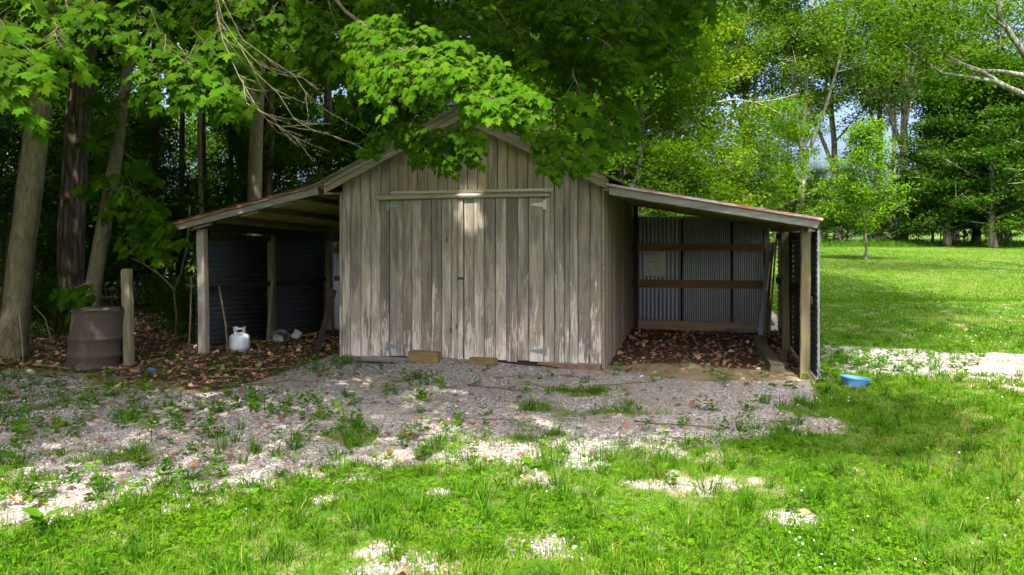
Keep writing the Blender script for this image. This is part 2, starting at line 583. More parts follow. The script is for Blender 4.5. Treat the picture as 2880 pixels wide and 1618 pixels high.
M['hinge'] = metal('hinge_zinc', (.42, .43, .39), (.56, .56, .50), .45, .35, rust=.05)
M['hingegrey'] = metal('hinge_zinc_grey', (.17, .19, .19), (.27, .295, .29), .5, .35, rust=.15)
M['screw'] = plain('screw', (.04, .04, .04), .6)
M['black'] = plain('black_steel', (.02, .02, .022), .5)
M['rustdrum'] = metal('rusty_drum', (.065, .075, .085), (.11, .115, .12), .6, .3, rust=.9, rustcol=(.070, .052, .036), scale=2.4)
M['tank'] = metal('tank_paint', (.40, .46, .48), (.58, .62, .62), .5, 0.0, rust=.28, rustcol=(.30, .17, .08), scale=3.2)
M['tankcollar'] = metal('tank_collar', (.62, .64, .60), (.75, .75, .70), .4, 0.0, rust=.28, rustcol=(.34, .19, .07), scale=7)
M['white'] = plain('dirty_white', (.33, .32, .27), .6, var=.35)
M['tub'] = plain('blue_plastic', (.07, .19, .36), .4, var=.25, spec=.4, scale=5)
M['label'] = plain('printed_label', (.80, .81, .74), .6, var=.08)
M['ink'] = plain('ink', (.05, .06, .06), .7)
M['concrete'] = plain('old_concrete', (.16, .14, .115), .95, var=.45, scale=14, bump=.8)
M['twig'] = plain('twig', (.14, .10, .065), .9, var=.4)
M['deadtwig'] = plain('dead_twig', (.20, .17, .105), .9, var=.3)
M['barkgrey'] = barkmat('maple_bark', (.034, .026, .014), (.115, .093, .053), (.195, .165, .100), 16, moss=.5, depth=.012, crack=.45, stretch=.25)
M['barkrough'] = barkmat('furrowed_bark', (.014, .010, .006), (.055, .042, .026), (.125, .10, .065), 11, moss=.1, stretch=.13, depth=.04)
M['barkthin'] = barkmat('young_bark', (.035, .028, .015), (.105, .088, .050), (.175, .15, .09), 18, moss=.4, depth=.008, crack=.45, stretch=.25)
M['barkfar'] = barkmat('pale_bark', (.06, .05, .038), (.19, .165, .125), (.30, .27, .215), 5, moss=.1, depth=.03)
M['barklimb'] = barkmat('limb_bark', (.05, .048, .04), (.14, .135, .11), (.22, .215, .18), 8, moss=.2, depth=.02)
M['maple'] = leafmat('sunlit_maple_leaf', (0.0430, 0.1204, 0.0030), (0.0550, 0.1462, 0.0037), (0.0900, 0.1800, 0.0045), .45, .65, .04, objvar=.28)  # brighter than the canopy green, sunlight on the hanging spray put into colour
M['canopy'] = leafmat('canopy_leaf', (0.0387, 0.1015, 0.0037), (0.0533, 0.1307, 0.0045), (0.0774, 0.1677, 0.0053), .52, .65, .04)
M['far'] = leafmat('far_leaf', (0.0499, 0.1101, 0.0090), (0.0671, 0.1419, 0.0105), (0.0929, 0.1720, 0.0128), .42, .7, .04)
M['yellowgreen'] = leafmat('yellow_green_leaf', (0.0903, 0.1849, 0.0037), (0.1204, 0.2150, 0.0045), (0.1591, 0.2451, 0.0060), .45, .6, .04, objvar=.1)
M['brightgreen'] = leafmat('bright_green_leaf', (0.0619, 0.1591, 0.0045), (0.0843, 0.1935, 0.0053), (0.1118, 0.2236, 0.0067), .45, .6, .04, objvar=.1)
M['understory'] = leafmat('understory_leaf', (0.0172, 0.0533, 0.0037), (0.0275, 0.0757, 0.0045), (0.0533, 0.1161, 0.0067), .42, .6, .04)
M['grass'] = rndmat('grass_blade', [(0, (0.0413, 0.1118, 0.0037)), (.35, (0.0654, 0.1574, 0.0045)), (.62, (0.0963, 0.1935, 0.0060)), (.82, (0.1290, 0.2279, 0.0120)), (.94, (0.2150, 0.2150, 0.0525)), (1, (0.2838, 0.2322, 0.0975))], .6, .04, .38)
M['tuft'] = rndmat('tuft_blade', [(0, (0.0310, 0.0989, 0.0045)), (.6, (0.0516, 0.1419, 0.0060)), (.9, (0.0903, 0.1849, 0.0120)), (1, (0.2580, 0.2236, 0.0825))], .6, .05, .35)
M['clover'] = rndmat('clover_leaf', [(0, (0.0473, 0.1359, 0.0037)), (.6, (0.0757, 0.1806, 0.0045)), (1, (0.1032, 0.2236, 0.0075))], .6, .04, .38)
M['weed'] = rndmat('weed_leaf', [(0, (0.0430, 0.1290, 0.0045)), (.6, (0.0688, 0.1763, 0.0060)), (1, (0.1118, 0.2236, 0.0105))], .6, .04, .4)
M['litter'] = rndmat('dead_leaf', [(0, (.08, .042, .026)), (.35, (.20, .105, .060)), (.7, (.31, .175, .10)), (.92, (.40, .24, .13)), (1, (.48, .40, .28))], .85, .15, .1)
M['stone'] = rndmat('gravel_stone', [(0, (.075, .066, .058)), (.25, (.17, .155, .138)), (.6, (.29, .268, .24)), (.85, (.385, .355, .32)), (1, (.54, .51, .47))], .9, .15)
M['flower'] = rndmat('clover_flower', [(0, (.6, .58, .5)), (1, (.75, .74, .68))], .8, .1)

# ------------------------------------------------------------------ ground
def poly_mask(x, y, P):
    ins = np.zeros(np.shape(x), bool)
    n = len(P)
    for i in range(n):
        x0, y0 = P[i]; x1, y1 = P[(i + 1) % n]
        c = ((y0 > y) != (y1 > y)) & (x < (x1 - x0) * (y - y0) / (y1 - y0 + 1e-12) + x0)
        ins ^= c
    return ins


def lawn_edge(x):
    return np.interp(x, [-12, -3.3, -2.03, -1.34, -.58, 1.31, 2.3, 2.75, 3.2], [-10.5, -5.75, -5.15, -4.55, -4.15, -3.05, -1.5, 1.0, 400])


GP = [(2.75, 3.4), (4.27, 2.9), (5.69, 2.7), (9.6, 2.8), (9.6, -1.1), (4.9, -.25), (3.9, .3), (2.9, .9)]
PATCH = [(.18, -4.38, .26), (1.14, -4.10, .34), (-.42, -5.82, .20), (.35, -5.43, .16), (-1.3, -5.05, .18), (2.2, -2.2, .3), (.9, -3.3, .5), (.1, -3.55, .5), (1.75, -4.6, .14), (-.6, -4.7, .12)]


def masks(x, y):
    x = np.asarray(x, float); y = np.asarray(y, float)
    D = depth_of(x, y)
    n1 = fbm(x, y, .9, 21) - .5; n2 = fbm(x, y, 2.6, 31) - .5
    e = lawn_edge(x) - y + n1 * 1.5 + n2 * .8
    n3 = fbm(x, y, 7.0, 41) - .5
    lawn = sstep(-.40, .40, e + n3 * 1.1)
    for px, py, pr in PATCH:
        d = np.hypot(x - px, (y - py) * 1.3) / (pr * .9) + n2 * 3.0 + n3 * 2.4 + n1 * 1.2
        lawn = lawn * (.22 + .78 * sstep(.35, 1.6, d))
    isl = sstep(.54, .70, fbm(x, y, .75, 201) * .6 + fbm(x, y, 2.4, 203) * .4 + .07 * sstep(-1.0, -3.0, x) * sstep(-2.2, -3.6, y)) * .8 * np.where((x > 2.6) | (y < -.9), 1.0, 0.0)
    isl_r = sstep(.50, .62, fbm(x, y, 1.2, 211) * .55 + fbm(x, y, 3.4, 213) * .45) * .8 * (x > 2.6)
    lawn = np.maximum(lawn, isl)
    jx = x + n2 * .7; jy = y + n1 * .9
    gp = poly_mask(jx, jy, GP)
    lawn = np.where(gp, isl_r, lawn)
    lawn = np.where((x < 2.75) & (y > .1), 0.0, lawn)
    far = sstep(42.5, 44.5, D + n1 * 3)
    woods = np.maximum(far, np.where(x < 2.6, sstep(4.4, 6, y), 0.0))
    woods = np.maximum(woods, sstep(-3.9, -4.3, x - .1) * sstep(-2.05, -1.55, y + .12 * (x + 7) + n1 * 1.1))
    lawn = np.maximum(lawn * (1 - woods), far)
    woods = woods * (1 - far)
    inR = ((x > -.02) & (x < 2.6) & (y > -.15 + n1 * .6) & (y < 4.5))
    litter = woods.copy()
    lr = sstep(.8, 1.5, y + n1 * 1.8 + .25 * np.abs(x - .9))
    litter = np.where(inR, np.maximum(litter, lr), litter)
    soil = np.where(inR, 1 - lr, 0.0)
    soil = np.maximum(soil, sstep(-4.0, -4.6, x) * sstep(-2.6, -2.0, y + n1 * 1.5) * .7)
    gravel = np.clip(1 - lawn - litter - soil, 0, 1)
    return lawn, gravel, litter, soil


def grow(a, b, s0, lim):
    out = []; p = a; s = s0
    while abs(p - a) < lim:
        s *= 1.13; p = p + s * b; out.append(p)
    return out


xs = np.concatenate([np.array(grow(-9.5, -1, .08, 320))[::-1], np.arange(-9.5, 9.01, .08), grow(9.0, 1, .08, 320)])
ys = np.concatenate([np.array(grow(-8.5, -1, .08, 60))[::-1], np.arange(-8.5, 6.01, .08), grow(6.0, 1, .08, 420)])
GX, GY = np.meshgrid(xs, ys)
gxf, gyf = GX.ravel(), GY.ravel()
GZv = ground_z(gxf, gyf)
nx, ny = len(xs), len(ys)
ii = (np.arange(ny - 1)[:, None] * nx + np.arange(nx - 1)[None]).ravel()
GF = np.stack([ii, ii + 1, ii + nx + 1, ii + nx], 1)

gm, gnt, gout = new_mat('ground_surface'); g = NT(gnt)
geo = g.n('ShaderNodeNewGeometry'); pos = geo.outputs['Position']
aL = g.n('ShaderNodeAttribute', attribute_name='lawn').outputs['Fac']
aG = g.n('ShaderNodeAttribute', attribute_name='gravel').outputs['Fac']
aT = g.n('ShaderNodeAttribute', attribute_name='litter').outputs['Fac']
jn = g.noise(pos, 13, 6, .75)
jit = g.math('MULTIPLY', g.math('SUBTRACT', jn, .5), .9)
vo = g.n('ShaderNodeTexVoronoi', feature='F1'); g.l(pos, vo.inputs['Vector']); vo.inputs['Scale'].default_value = 48
vcol = g.n('ShaderNodeSeparateColor'); g.l(vo.outputs['Color'], vcol.inputs[0])
grav = g.ramp(vcol.outputs[0], [(0, (.12, .107, .092)), (.5, (.27, .246, .215)), (1, (.43, .40, .36))])
grav = g.mix(g.ramp(g.noise(pos, 1.6, 6, .7), [(.42, 0), (.64, .85)]), grav, (.24, .20, .155))
soil = g.mix(g.noise(pos, 3, 6, .7), (.15, .12, .075), (.29, .24, .14))
soil = g.mix(g.ramp(g.noise(pos, 2.2, 4, .6), [(.5, 0), (.68, .8)]), soil, (.16, .155, .04))
lit = g.mix(g.ramp(g.noise(pos, 26, 6, .75), [(.3, 0), (.7, 1)]), (.028, .019, .012), (.10, .066, .040))
lf = g.math('ADD', g.math('MULTIPLY', g.noise(pos, 1.1, 5, .65), .5), g.math('MULTIPLY', g.ramp(g.noise(pos, .22, 4, .6), [(.35, 0), (.65, 1)]), .5)); lf2 = g.noise(pos, 22, 5, .75)
lawnc = g.mix(lf, (.043, .116, .005), (.080, .175, .007))
lawnc = g.mix(g.ramp(lf2, [(.35, 0), (.75, 1)]), g.mix(1.0, lawnc, (.62, .62, .6), 'MULTIPLY'), lawnc)
lawnc = g.mix(g.ramp(g.noise(pos, 2.5, 6, .75), [(.50, 0), (.68, .75)]), lawnc, (.26, .205, .125))
c = soil
c = g.mix(g.ramp(g.math('ADD', aG, jit), [(.35, 0), (.6, 1)]), c, grav)
c = g.mix(g.ramp(g.math('ADD', aT, jit), [(.35, 0), (.6, 1)]), c, lit)
c = g.mix(g.ramp(g.math('ADD', aL, jit), [(.45, 0), (.95, 1)]), c, lawnc)
hh = g.math('ADD', g.math('MULTIPLY', vo.outputs['Distance'], -.8), g.math('MULTIPLY', lf2, .6))
g.bsdf(gout, c, .95, 0, g.bump(hh, .7, .02), .1)
gme = np_mesh('ground', np.stack([gxf, gyf, GZv], 1), GF, gm, smooth=True)
mk = masks(gxf, gyf)
for nm, arr in zip(('lawn', 'gravel', 'litter'), mk[:3]):
    a = gme.attributes.new(nm, 'FLOAT', 'POINT'); a.data.foreach_set('value', np.ascontiguousarray(arr, np.float32))
ground = link(bpy.data.objects.new('ground', gme))
tag(ground, 'lawn, gravel and leaf strewn ground around the shed', 'ground', kind='structure')

# ------------------------------------------------------------------ shed
X0, X1 = -3.688, 0.0
YB = 4.45
RX = -1.865            # ridge
RTOP, SL = 3.40, 0.483  # roof top of the rake, slope


def rake_top(x):
    return RTOP - SL * abs(x - RX)


shed = thing('shed', 'weathered grey board shed with a gable roof and double doors', 'shed', ((X0 + X1) / 2, 2.2, 0))


def plank_mb(x0, x1, zb, zt0, zt1, y=0.0, t=.022, zmid=None):
    """upright board on the front wall: front face at y, slanted top from zt0 to zt1"""
    c = .0065
    prof = [(x0, y + t), (x0, y + c), (x0 + c, y), (x1 - c, y), (x1, y + c), (x1, y + t)]
    n = len(prof)
    b0 = zb + random.uniform(-.008, .008); b1 = b0 + random.uniform(-.006, .006)
    V = []
    lean = random.uniform(-.002, .002)
    for (x, yy) in prof:
        f = (x - x0) / (x1 - x0)
        V.append((x, yy, b0 * (1 - f) + b1 * f))
    for (x, yy) in prof:
        f = (x - x0) / (x1 - x0)
        V.append((x + lean, yy, zt0 * (1 - f) + zt1 * f))
    F = [(i, (i + 1) % n, n + (i + 1) % n, n + i) for i in range(n)] + [tuple(range(n - 1, -1, -1)), tuple(range(n, 2 * n))]
    return MB().add(V, F)


def front_plank(x0, x1, zb, zt, parent, mat='siding', y=0.0, top=None, gap=.0038):
    a, b = x0 + gap, x1 - gap
    t0, t1 = (zt, zt) if top is None else (top(a), top(b))
    yy = y - random.uniform(0, .007)
    o = (( a + b) / 2, yy, (zb + zt) / 2)
    return plank_mb(a, b, zb, t0, t1, yy).build('plank', M[mat], parent, o)


# core walls behind the boards (dark, closes the gaps)
mb = MB()
for (a, b, c_, d) in ((X0 + .03, .028, X1 - .03, .06), (X0 + .03, .06, X0 + .06, YB), (X1 - .06, .06, X1 - .03, YB), (X0 + .06, YB - .04, X1 - .06, YB)):
    mb.box(((a + c_) / 2, (b + d) / 2, 1.2), (c_ - a, d - b, 2.36))
mb.add([(X0 + .05, .032, 2.38), (X1 - .05, .032, 2.38), (RX, .032, 3.25), (X0 + .05, .06, 2.38), (X1 - .05, .06, 2.38), (RX, .06, 3.25)], [(0, 1, 2), (5, 4, 3), (0, 2, 5, 3), (2, 1, 4, 5)])
mb.build('wall_frame', M['inner'], shed, (RX, 2.2, 1.2))

under = lambda x: rake_top(x) - .05
# boards left and right of the doors run up to the rake
for a, b in zip((-3.672, -3.544, -3.385, -3.236, -3.089), (-3.544, -3.385, -3.236, -3.089, -2.962)):
    front_plank(a, b, .07, 2.5, shed, top=under)
for a, b in zip((-.786, -.648, -.522, -.454, -.340, -.185), (-.648, -.522, -.454, -.340, -.185, -.030)):
    front_plank(a, b, .10, 2.5, shed, top=under)
# header boards over the doors
e = -2.962
edges = [e]
while e < -.90:
    e += random.uniform(.128, .152); edges.append(min(e, -.786))
edges[-1] = -.786
for a, b in zip(edges[:-1], edges[1:]):
    if a < RX < b: b_ = b
    front_plank(a, b, 2.352, 2.9, shed, 'gable', top=under)
front_plank(-2.962, -.786, 2.262, 2.345, shed, y=.004)

nb_ = MB()
for (xa, xb, zs) in ((-3.66, -2.98, (1.60, .60, 2.40)), (-.77, -.05, (1.55, .62, 2.36)), (-2.95, -.80, (2.375,)), (-2.93, -1.90, (.45, 1.20, 1.98)), (-1.87, -.82, (.45, 1.20, 1.98))):
    for z_ in zs:
        x_ = xa
        while x_ < xb:
            x_ += random.uniform(.035, .075); zz_ = z_ + random.uniform(-.015, .015); r_ = .0042
            nb_.add([(x_ + r_ * math.cos(k * 1.047), -.0125, zz_ + r_ * math.sin(k * 1.047)) for k in range(6)], [(0, 1, 2, 3, 4, 5)])
nn_ = nb_.build('nails', M['screw'], shed, (RX, -.01, 1.2)); nn_['kind'] = 'stuff'
# doors
DOORX = {'L': [-2.955, -2.76, -2.632, -2.487, -2.342, -2.198, -2.058, -1.975, -1.889], 'R': [-1.883, -1.742, -1.598, -1.445, -1.294, -1.143, -.997, -.792]}
doors = {}
for s in 'LR':
    ed = DOORX[s]
    d = bpy.data.objects.new('door', None); d.empty_display_size = .2
    link(d, shed, ((ed[0] + ed[-1]) / 2, .025, .1))
    for zc in (.45, 1.2, 1.98):
        bk = MB(); bk.box(((ed[0] + ed[-1]) / 2, .0265, zc), (ed[-1] - ed[0] - .03, .012, .12)); bk.build('ledge', M['dark'], d, ((ed[0] + ed[-1]) / 2, .0265, zc))
    d['label'] = 'left door leaf of grey vertical boards with a padlock' if s == 'L' else 'right door leaf of grey vertical boards'
    doors[s] = d
    for i, (a, b) in enumerate(zip(ed[:-1], ed[1:])):
        zb = .085 + random.uniform(-.01, .012)
        if s == 'L' and i == 7: zb = .05
        front_plank(a, b, zb, 2.245 if not (s == 'L' and i == 7) else 2.275, d, y=-.004 if not (s == 'L' and i == 7) else -.02)


def hinge(x, z, sgn, parent, mat, L=.165):
    """tee hinge; the strap points towards sgn"""
    y = -.020
    h = MB()
    h.box((x - sgn * .024, y, z), (.036, .006, .125), cham=.002)
    h.tube([(x, y - .002, z - .06), (x, y - .002, z + .06)], .007, 8)
    a, b = x + sgn * .008, x + sgn * L
    V = []
    for yy in (y + .003, y - .003):
        V += [(a, yy, z - .034), (b, yy, z - .008), (b + sgn * .008, yy, z), (b, yy, z + .008), (a, yy, z + .034)]
    h.add(V, [(0, 1, 2, 3, 4), (9, 8, 7, 6, 5)] + [(i, (i + 1) % 5, 5 + (i + 1) % 5, 5 + i) for i in range(5)])
    for (dx, dz) in ((-.030, .048), (-.018, .026), (-.03, 0), (-.018, -.026), (-.03, -.048), (.03, .02), (.03, -.02), (.075, .0), (.145, 0)):
        cx = x + sgn * dx
        h.add([(cx + .0045 * math.cos(k * 1.047), y - .0042, z + dz + .0045 * math.sin(k * 1.047)) for k in range(6)], [(0, 1, 2, 3, 4, 5)], 1)
    return h.build('hinge', [M[mat], M['screw']], parent, (x, y, z))


hinge(-2.955, 2.150, 1, doors['L'], 'hingegrey', .15)
hinge(-2.962, .215, 1, doors['L'], 'hingegrey')
hinge(-.792, 2.150, -1, doors['R'], 'hinge')
hinge(-.792, .235, -1, doors['R'], 'hingegrey')
# hasp and padlock
hp = MB()
hp.box((-1.925, -.022, 1.165), (.07, .006, .035), cham=.002)
hp.tube([(-1.905, -.02, 1.175), (-1.905, -.048, 1.175), (-1.905, -.048, 1.155), (-1.905, -.02, 1.155)], .005, 6)
hs = hp.build('hasp', M['black'], doors['L'], (-1.92, -.02, 1.165))
pl = MB()
pl.box((-1.912, -.050, 1.095), (.042, .022, .040), cham=.005)
pl.tube([(-1.925, -.05, 1.11), (-1.925, -.05, 1.148), (-1.912, -.05, 1.160), (-1.899, -.05, 1.148), (-1.899, -.05, 1.11)], .0045, 6)
pl.build('padlock', M['galv_dirt_shade'], doors['L'], (-1.912, -.05, 1.10))

# sliding door track over the doors: flat strip and rolled cover
t = MB(); t.bar((-2.93, -.014, 2.332), (-.66, -.014, 2.346), .012, .036)
t.build('track_strip', M['track'], shed, (-1.8, -.014, 2.34))
t = MB()
V = []; F = []
stn = 14
prof = [(0, .040), (-.018, .040), (-.040, .026), (-.050, .004), (-.046, -.020), (-.026, -.034), (-.010, -.030), (0, -.034)]
for i in range(stn):
    f = i / (stn - 1)
    x = -3.135 + f * (-.70 + 3.135)
    zc = 2.262 + .020 * f + .006 * math.sin(f * 5); sc = 1.25 - .45 * f
    for (py, pz) in prof: V.append((x - (.04 * pz / .04 if i == 0 else 0), -.010 + py * 1.0, zc + pz * sc))
n = len(prof)
for i in range(stn - 1):
    for k in range(n): F.append((i * n + k, i * n + (k + 1) % n, (i + 1) * n + (k + 1) % n, (i + 1) * n + k))
F += [tuple(range(n)), tuple((stn - 1) * n + k for k in range(n - 1, -1, -1))]
t.add(V, F).build('track_cover', M['track'], shed, (-1.9, -.03, 2.27), smooth=False)

# corner boards and sills
for (xa, xb) in ((-3.706, -3.673), (-.029, .006)):
    b = MB(); b.box(((xa + xb) / 2, .008, 1.19), (xb - xa, .040, 2.33), cham=.003); b.build('corner_board', M['fascia' if xa > -1 else 'siding'], shed, ((xa + xb) / 2, .008, 1.19))
b = MB(); b.box((-3.08, .018, .030), (1.20, .034, .075), cham=.004); b.build('sill', M['greyboard'], shed, (-3.08, .018, .03))
b = MB(); b.box((-.42, .018, .060), (.76, .034, .075), cham=.004); b.build('sill', M['greyboard'], shed, (-.42, .018, .06))
b = MB(); b.box((-3.60, .06, -.045), (.11, .12, .085), jit=.006); b.build('foot_block', M['concrete'], shed, (-3.6, .06, -.05))

# right wall boards (narrow, uneven) and left wall boards
y = .030
k = 0
while y < YB - .02:
    w = random.choice((.055, .085, .115, .14, .15)) if y < 1.2 else random.uniform(.10, .16)
    y2 = min(y + w, YB)
    pr = random.uniform(.0, .010)
    b = MB(); b.box((X1 + pr / 2 - .008, (y + y2) / 2, 1.20), (.022 + pr, y2 - y - .006, 2.40 + random.uniform(-.02, .0)), cham=.003)
    b.build('plank', M['side'], shed, (X1, (y + y2) / 2, 1.2))
    y = y2
y = .03
while y < YB - .02:
    y2 = min(y + random.uniform(.18, .24), YB)
    b = MB(); b.box((X0 + .004, (y + y2) / 2, 1.20), (.026, y2 - y - .006, 2.38), cham=.003)
    b.build('plank', M['side'], shed, (X0, (y + y2) / 2, 1.2))
    y = y2

# rake boards, eave returns, eave fascia
YF = -.26
for sg in (-1, 1):
    xe = RX + sg * 1.950
    b = MB()
    ze = rake_top(xe)
    V = []
    for yy in (YF, YF + .022):
        V += [(RX, yy, RTOP - .012), (xe, yy, ze - .012), (xe, yy, ze - .140), (RX, yy, RTOP - .140)]
    b.add(V, [(0, 1, 2, 3), (7, 6, 5, 4), (0, 4, 5, 1), (1, 5, 6, 2), (2, 6, 7, 3), (3, 7, 4, 0)])
    b.build('rake_board', M['fascia'], shed, ((RX + xe) / 2, YF, 2.8))
    b = MB()
    V = []
    for yy in (YF - .020, YF - .002):
        V += [(RX, yy, RTOP + .006), (xe - sg * .02, yy, rake_top(xe - sg * .02) + .006), (xe - sg * .02, yy, rake_top(xe) - .045), (RX, yy, RTOP - .058)]
    b.add(V, [(0, 1, 2, 3), (7, 6, 5, 4), (0, 4, 5, 1), (1, 5, 6, 2), (2, 6, 7, 3), (3, 7, 4, 0)])
    b.build('rake_trim', M['fascia'], shed, ((RX + xe) / 2, YF - .01, 2.85))
    xw = X0 if sg < 0 else X1
    xm = (xw + sg * .010 + xe) / 2
    b = MB(); b.box((xm, YF / 2 + .002, (2.335 + ze - .15) / 2), (abs(xe - xw) - .012, abs(YF) - .004, (ze - .15) - 2.335), cham=.003)
    b.build('eave_return', M['fascia'], shed, (xm, YF / 2, 2.34))
    b = MB(); b.box((xe - sg * .012, (YF + YB) / 2 + .03, ze - .085), (.022, YB - YF, .13), cham=.003)
    b.build('eave_board', M['dark'], shed, (xe, 2, 2.4))
    # soffit lookouts close the underside
    b = MB(); b.box((xm, YB / 2 + .01, 2.352), (abs(xe - xw) - .04, YB, .018)); b.build('soffit', M['rafter'], shed, (xm, 2, 2.35))
    # roof sheets, each 0.68 m wide
    xo = RX + sg * 2.22
    yy = -.34; w = .70
    while yy < YB + .1:
        y2 = yy + w
        V = []; F = []
        nper = 9; m_ = nper * 4
        for i in range(m_ + 1):
            f = i / m_
            zz = .010 * math.cos(2 * math.pi * nper * f)
            for (xx, ex) in ((RX, 0), (xo, 0)):
                for th in (0, .004):
                    V.append((xx, yy + f * (w + .03), rake_top(xx) + .028 + zz - th))
        for i in range(m_):
            a = i * 4; c_ = a + 4
            F += [(a, c_, c_ + 2, a + 2), (a + 1, a + 3, c_ + 3, c_ + 1), (a + 2, c_ + 2, c_ + 3, a + 3), (a, a + 1, c_ + 1, c_)]
        F += [(0, 2, 3, 1), (m_ * 4, m_ * 4 + 1, m_ * 4 + 3, m_ * 4 + 2)]
        MB().add(V, F).build('roof_sheet', M['roofsteel'], shed, ((RX + xo) / 2, yy + w / 2, 2.9))
        yy = y2
b = MB(); b.box((RX, 2.1, RTOP + .045), (.24, 5.0, .012)); b.build('ridge_cap', M['roofsteel'], shed, (RX, 2.1, RTOP + .04))


def corr(axis_pts, nper, amp, height_a, height_b, outward, thick=.0035, pts=6):
    """corrugated sheet: ridges repeat from p0 to p1 (axis_pts), each ridge runs from the a edge to the b edge"""
    p0, p1 = [np.array(p, float) for p in axis_pts]
    ha0, ha1 = [np.array(p, float) for p in height_a]; hb0, hb1 = [np.array(p, float) for p in height_b]
    o = np.array(outward, float)
    V = []; F = []
    m_ = int(nper * pts)
    for i in range(m_ + 1):
        f = i / m_
        w = o * amp * math.cos(2 * math.pi * nper * f)
        A = ha0 * (1 - f) + ha1 * f + w; B = hb0 * (1 - f) + hb1 * f + w
        V += [A, A - o * thick, B, B - o * thick]
    for i in range(m_):
        a = i * 4; c_ = a + 4
        F += [(a, c_, c_ + 2, a + 2), (a + 1, a + 3, c_ + 3, c_ + 1), (a + 2, c_ + 2, c_ + 3, a + 3), (a, a + 1, c_ + 1, c_)]
    F += [(0, 2, 3, 1), (m_ * 4, m_ * 4 + 1, m_ * 4 + 3, m_ * 4 + 2)]
    B_ = MB().add(V, F)
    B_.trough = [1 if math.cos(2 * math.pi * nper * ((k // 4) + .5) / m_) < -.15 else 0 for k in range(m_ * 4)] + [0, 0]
    return B_


# ------------------------------------------------------------------ right lean-to
rl = thing('lean_to', 'open lean-to with pale corrugated back wall on the right of the shed', 'lean-to', (1.3, 2.2, 0))
rz = lambda x: 2.372 - .1775 * (x - .1)      # roof top
YR = -.28
# fascia
b = MB(); V = []
for yy in (YR, YR + .03):
    V += [(.098, yy, rz(.1) - .012), (2.545, yy, rz(2.545) - .012), (2.520, yy, rz(2.52) - .108), (.092, yy, rz(.1) - .112)]
b.add(V, [(0, 1, 2, 3), (7, 6, 5, 4), (0, 4, 5, 1), (1, 5, 6, 2), (2, 6, 7, 3), (3, 7, 4, 0)])
b.build('fascia', M['greyboard'], rl, (1.3, YR, 2.1))
b = MB(); b.bar((.085, YR - .012, rz(.085) + .002), (2.575, YR - .012, rz(2.575) + .002), .05, .024); b.build('drip_edge', M['pinkroof'], rl, (1.3, YR, 2.12))
yy = YR - .03; i = 0
while yy < 4.5:
    w = .80
    a = [(.06, yy, rz(.06) + .012), (.06, yy + w + .03, rz(.06) + .012)]; c_ = [(2.585, yy, rz(2.585) + .012), (2.585, yy + w + .03, rz(2.585) + .012)]
    s_ = corr((a[0], a[1]), 11, .009, a, c_, (0.17, 0, .98), .004)
    s_.m = [1 if (k % 4 == 1) else 0 for k in range(len(s_.f) - 2)] + [0, 0]  # underside set to bright steel, added as a reflector for the interior
    s_.build('roof_sheet', [M['pinkroof'], M['galv']], rl, (1.3, yy + w / 2, 2.1))
    yy += w
for yy in (.55, 1.7, 2.9, 4.2):
    b = MB(); b.bar((.03, yy, rz(.03) - .065), (2.50, yy, rz(2.5) - .065), .04, .085); b.build('rafter', M['rafter'], rl, (1.3, yy, 2.1))
for xx in (.12, .75, 1.4, 2.0):
    b = MB(); b.bar((xx, YR + .035, rz(xx) - .0165), (xx, 4.45, rz(xx) - .0165), .06, .022); b.build('purlin', M['rafter'], rl, (xx, 2, 2.1))
b = MB(); b.bar((2.45, YR + .04, rz(2.45) - .10), (2.45, 4.45, rz(2.45) - .10), .04, .12); b.build('plate', M['oldpost'], rl, (2.45, 2, 1.85))


def post(cx, cy, w, d, z0, z1, mat, parent, lean=(0, 0), name='post', wob=.004):
    p = MB()
    V = []
    n = 7
    c = .010
    base = [(-w / 2 + c, -d / 2), (w / 2 - c, -d / 2), (w / 2, -d / 2 + c), (w / 2, d / 2 - c), (w / 2 - c, d / 2), (-w / 2 + c, d / 2), (-w / 2, d / 2 - c), (-w / 2, -d / 2 + c)]
    for i in range(n):
        f = i / (n - 1)
        jx, jy = random.uniform(-wob, wob), random.uniform(-wob, wob)
        for (a, b_) in base:
            V.append((cx + lean[0] * f + a + jx, cy + lean[1] * f + b_ + jy, z0 + (z1 - z0) * f))
    F = [(i * 8 + k, i * 8 + (k + 1) % 8, (i + 1) * 8 + (k + 1) % 8, (i + 1) * 8 + k) for i in range(n - 1) for k in range(8)]
    F += [tuple(range(7, -1, -1)), tuple((n - 1) * 8 + k for k in range(8))]
    p.add(V, F)
    return p.build(name, M[mat], parent, (cx, cy, (z0 + z1) / 2))


post(2.435, .14, .115, .10, -.08, rz(2.4) - .09, 'post', rl, (.012, 0))
post(2.47, 2.36, .105, .09, -.08, rz(2.46) - .09, 'post', rl, (-.02, 0))
post(2.385, 4.28, .10, .10, -.08, rz(2.35) - .09, 'oldpost', rl, (-.03, 0))
post(.075, 4.30, .08, .08, -.08, rz(.08) - .09, 'dark', rl)
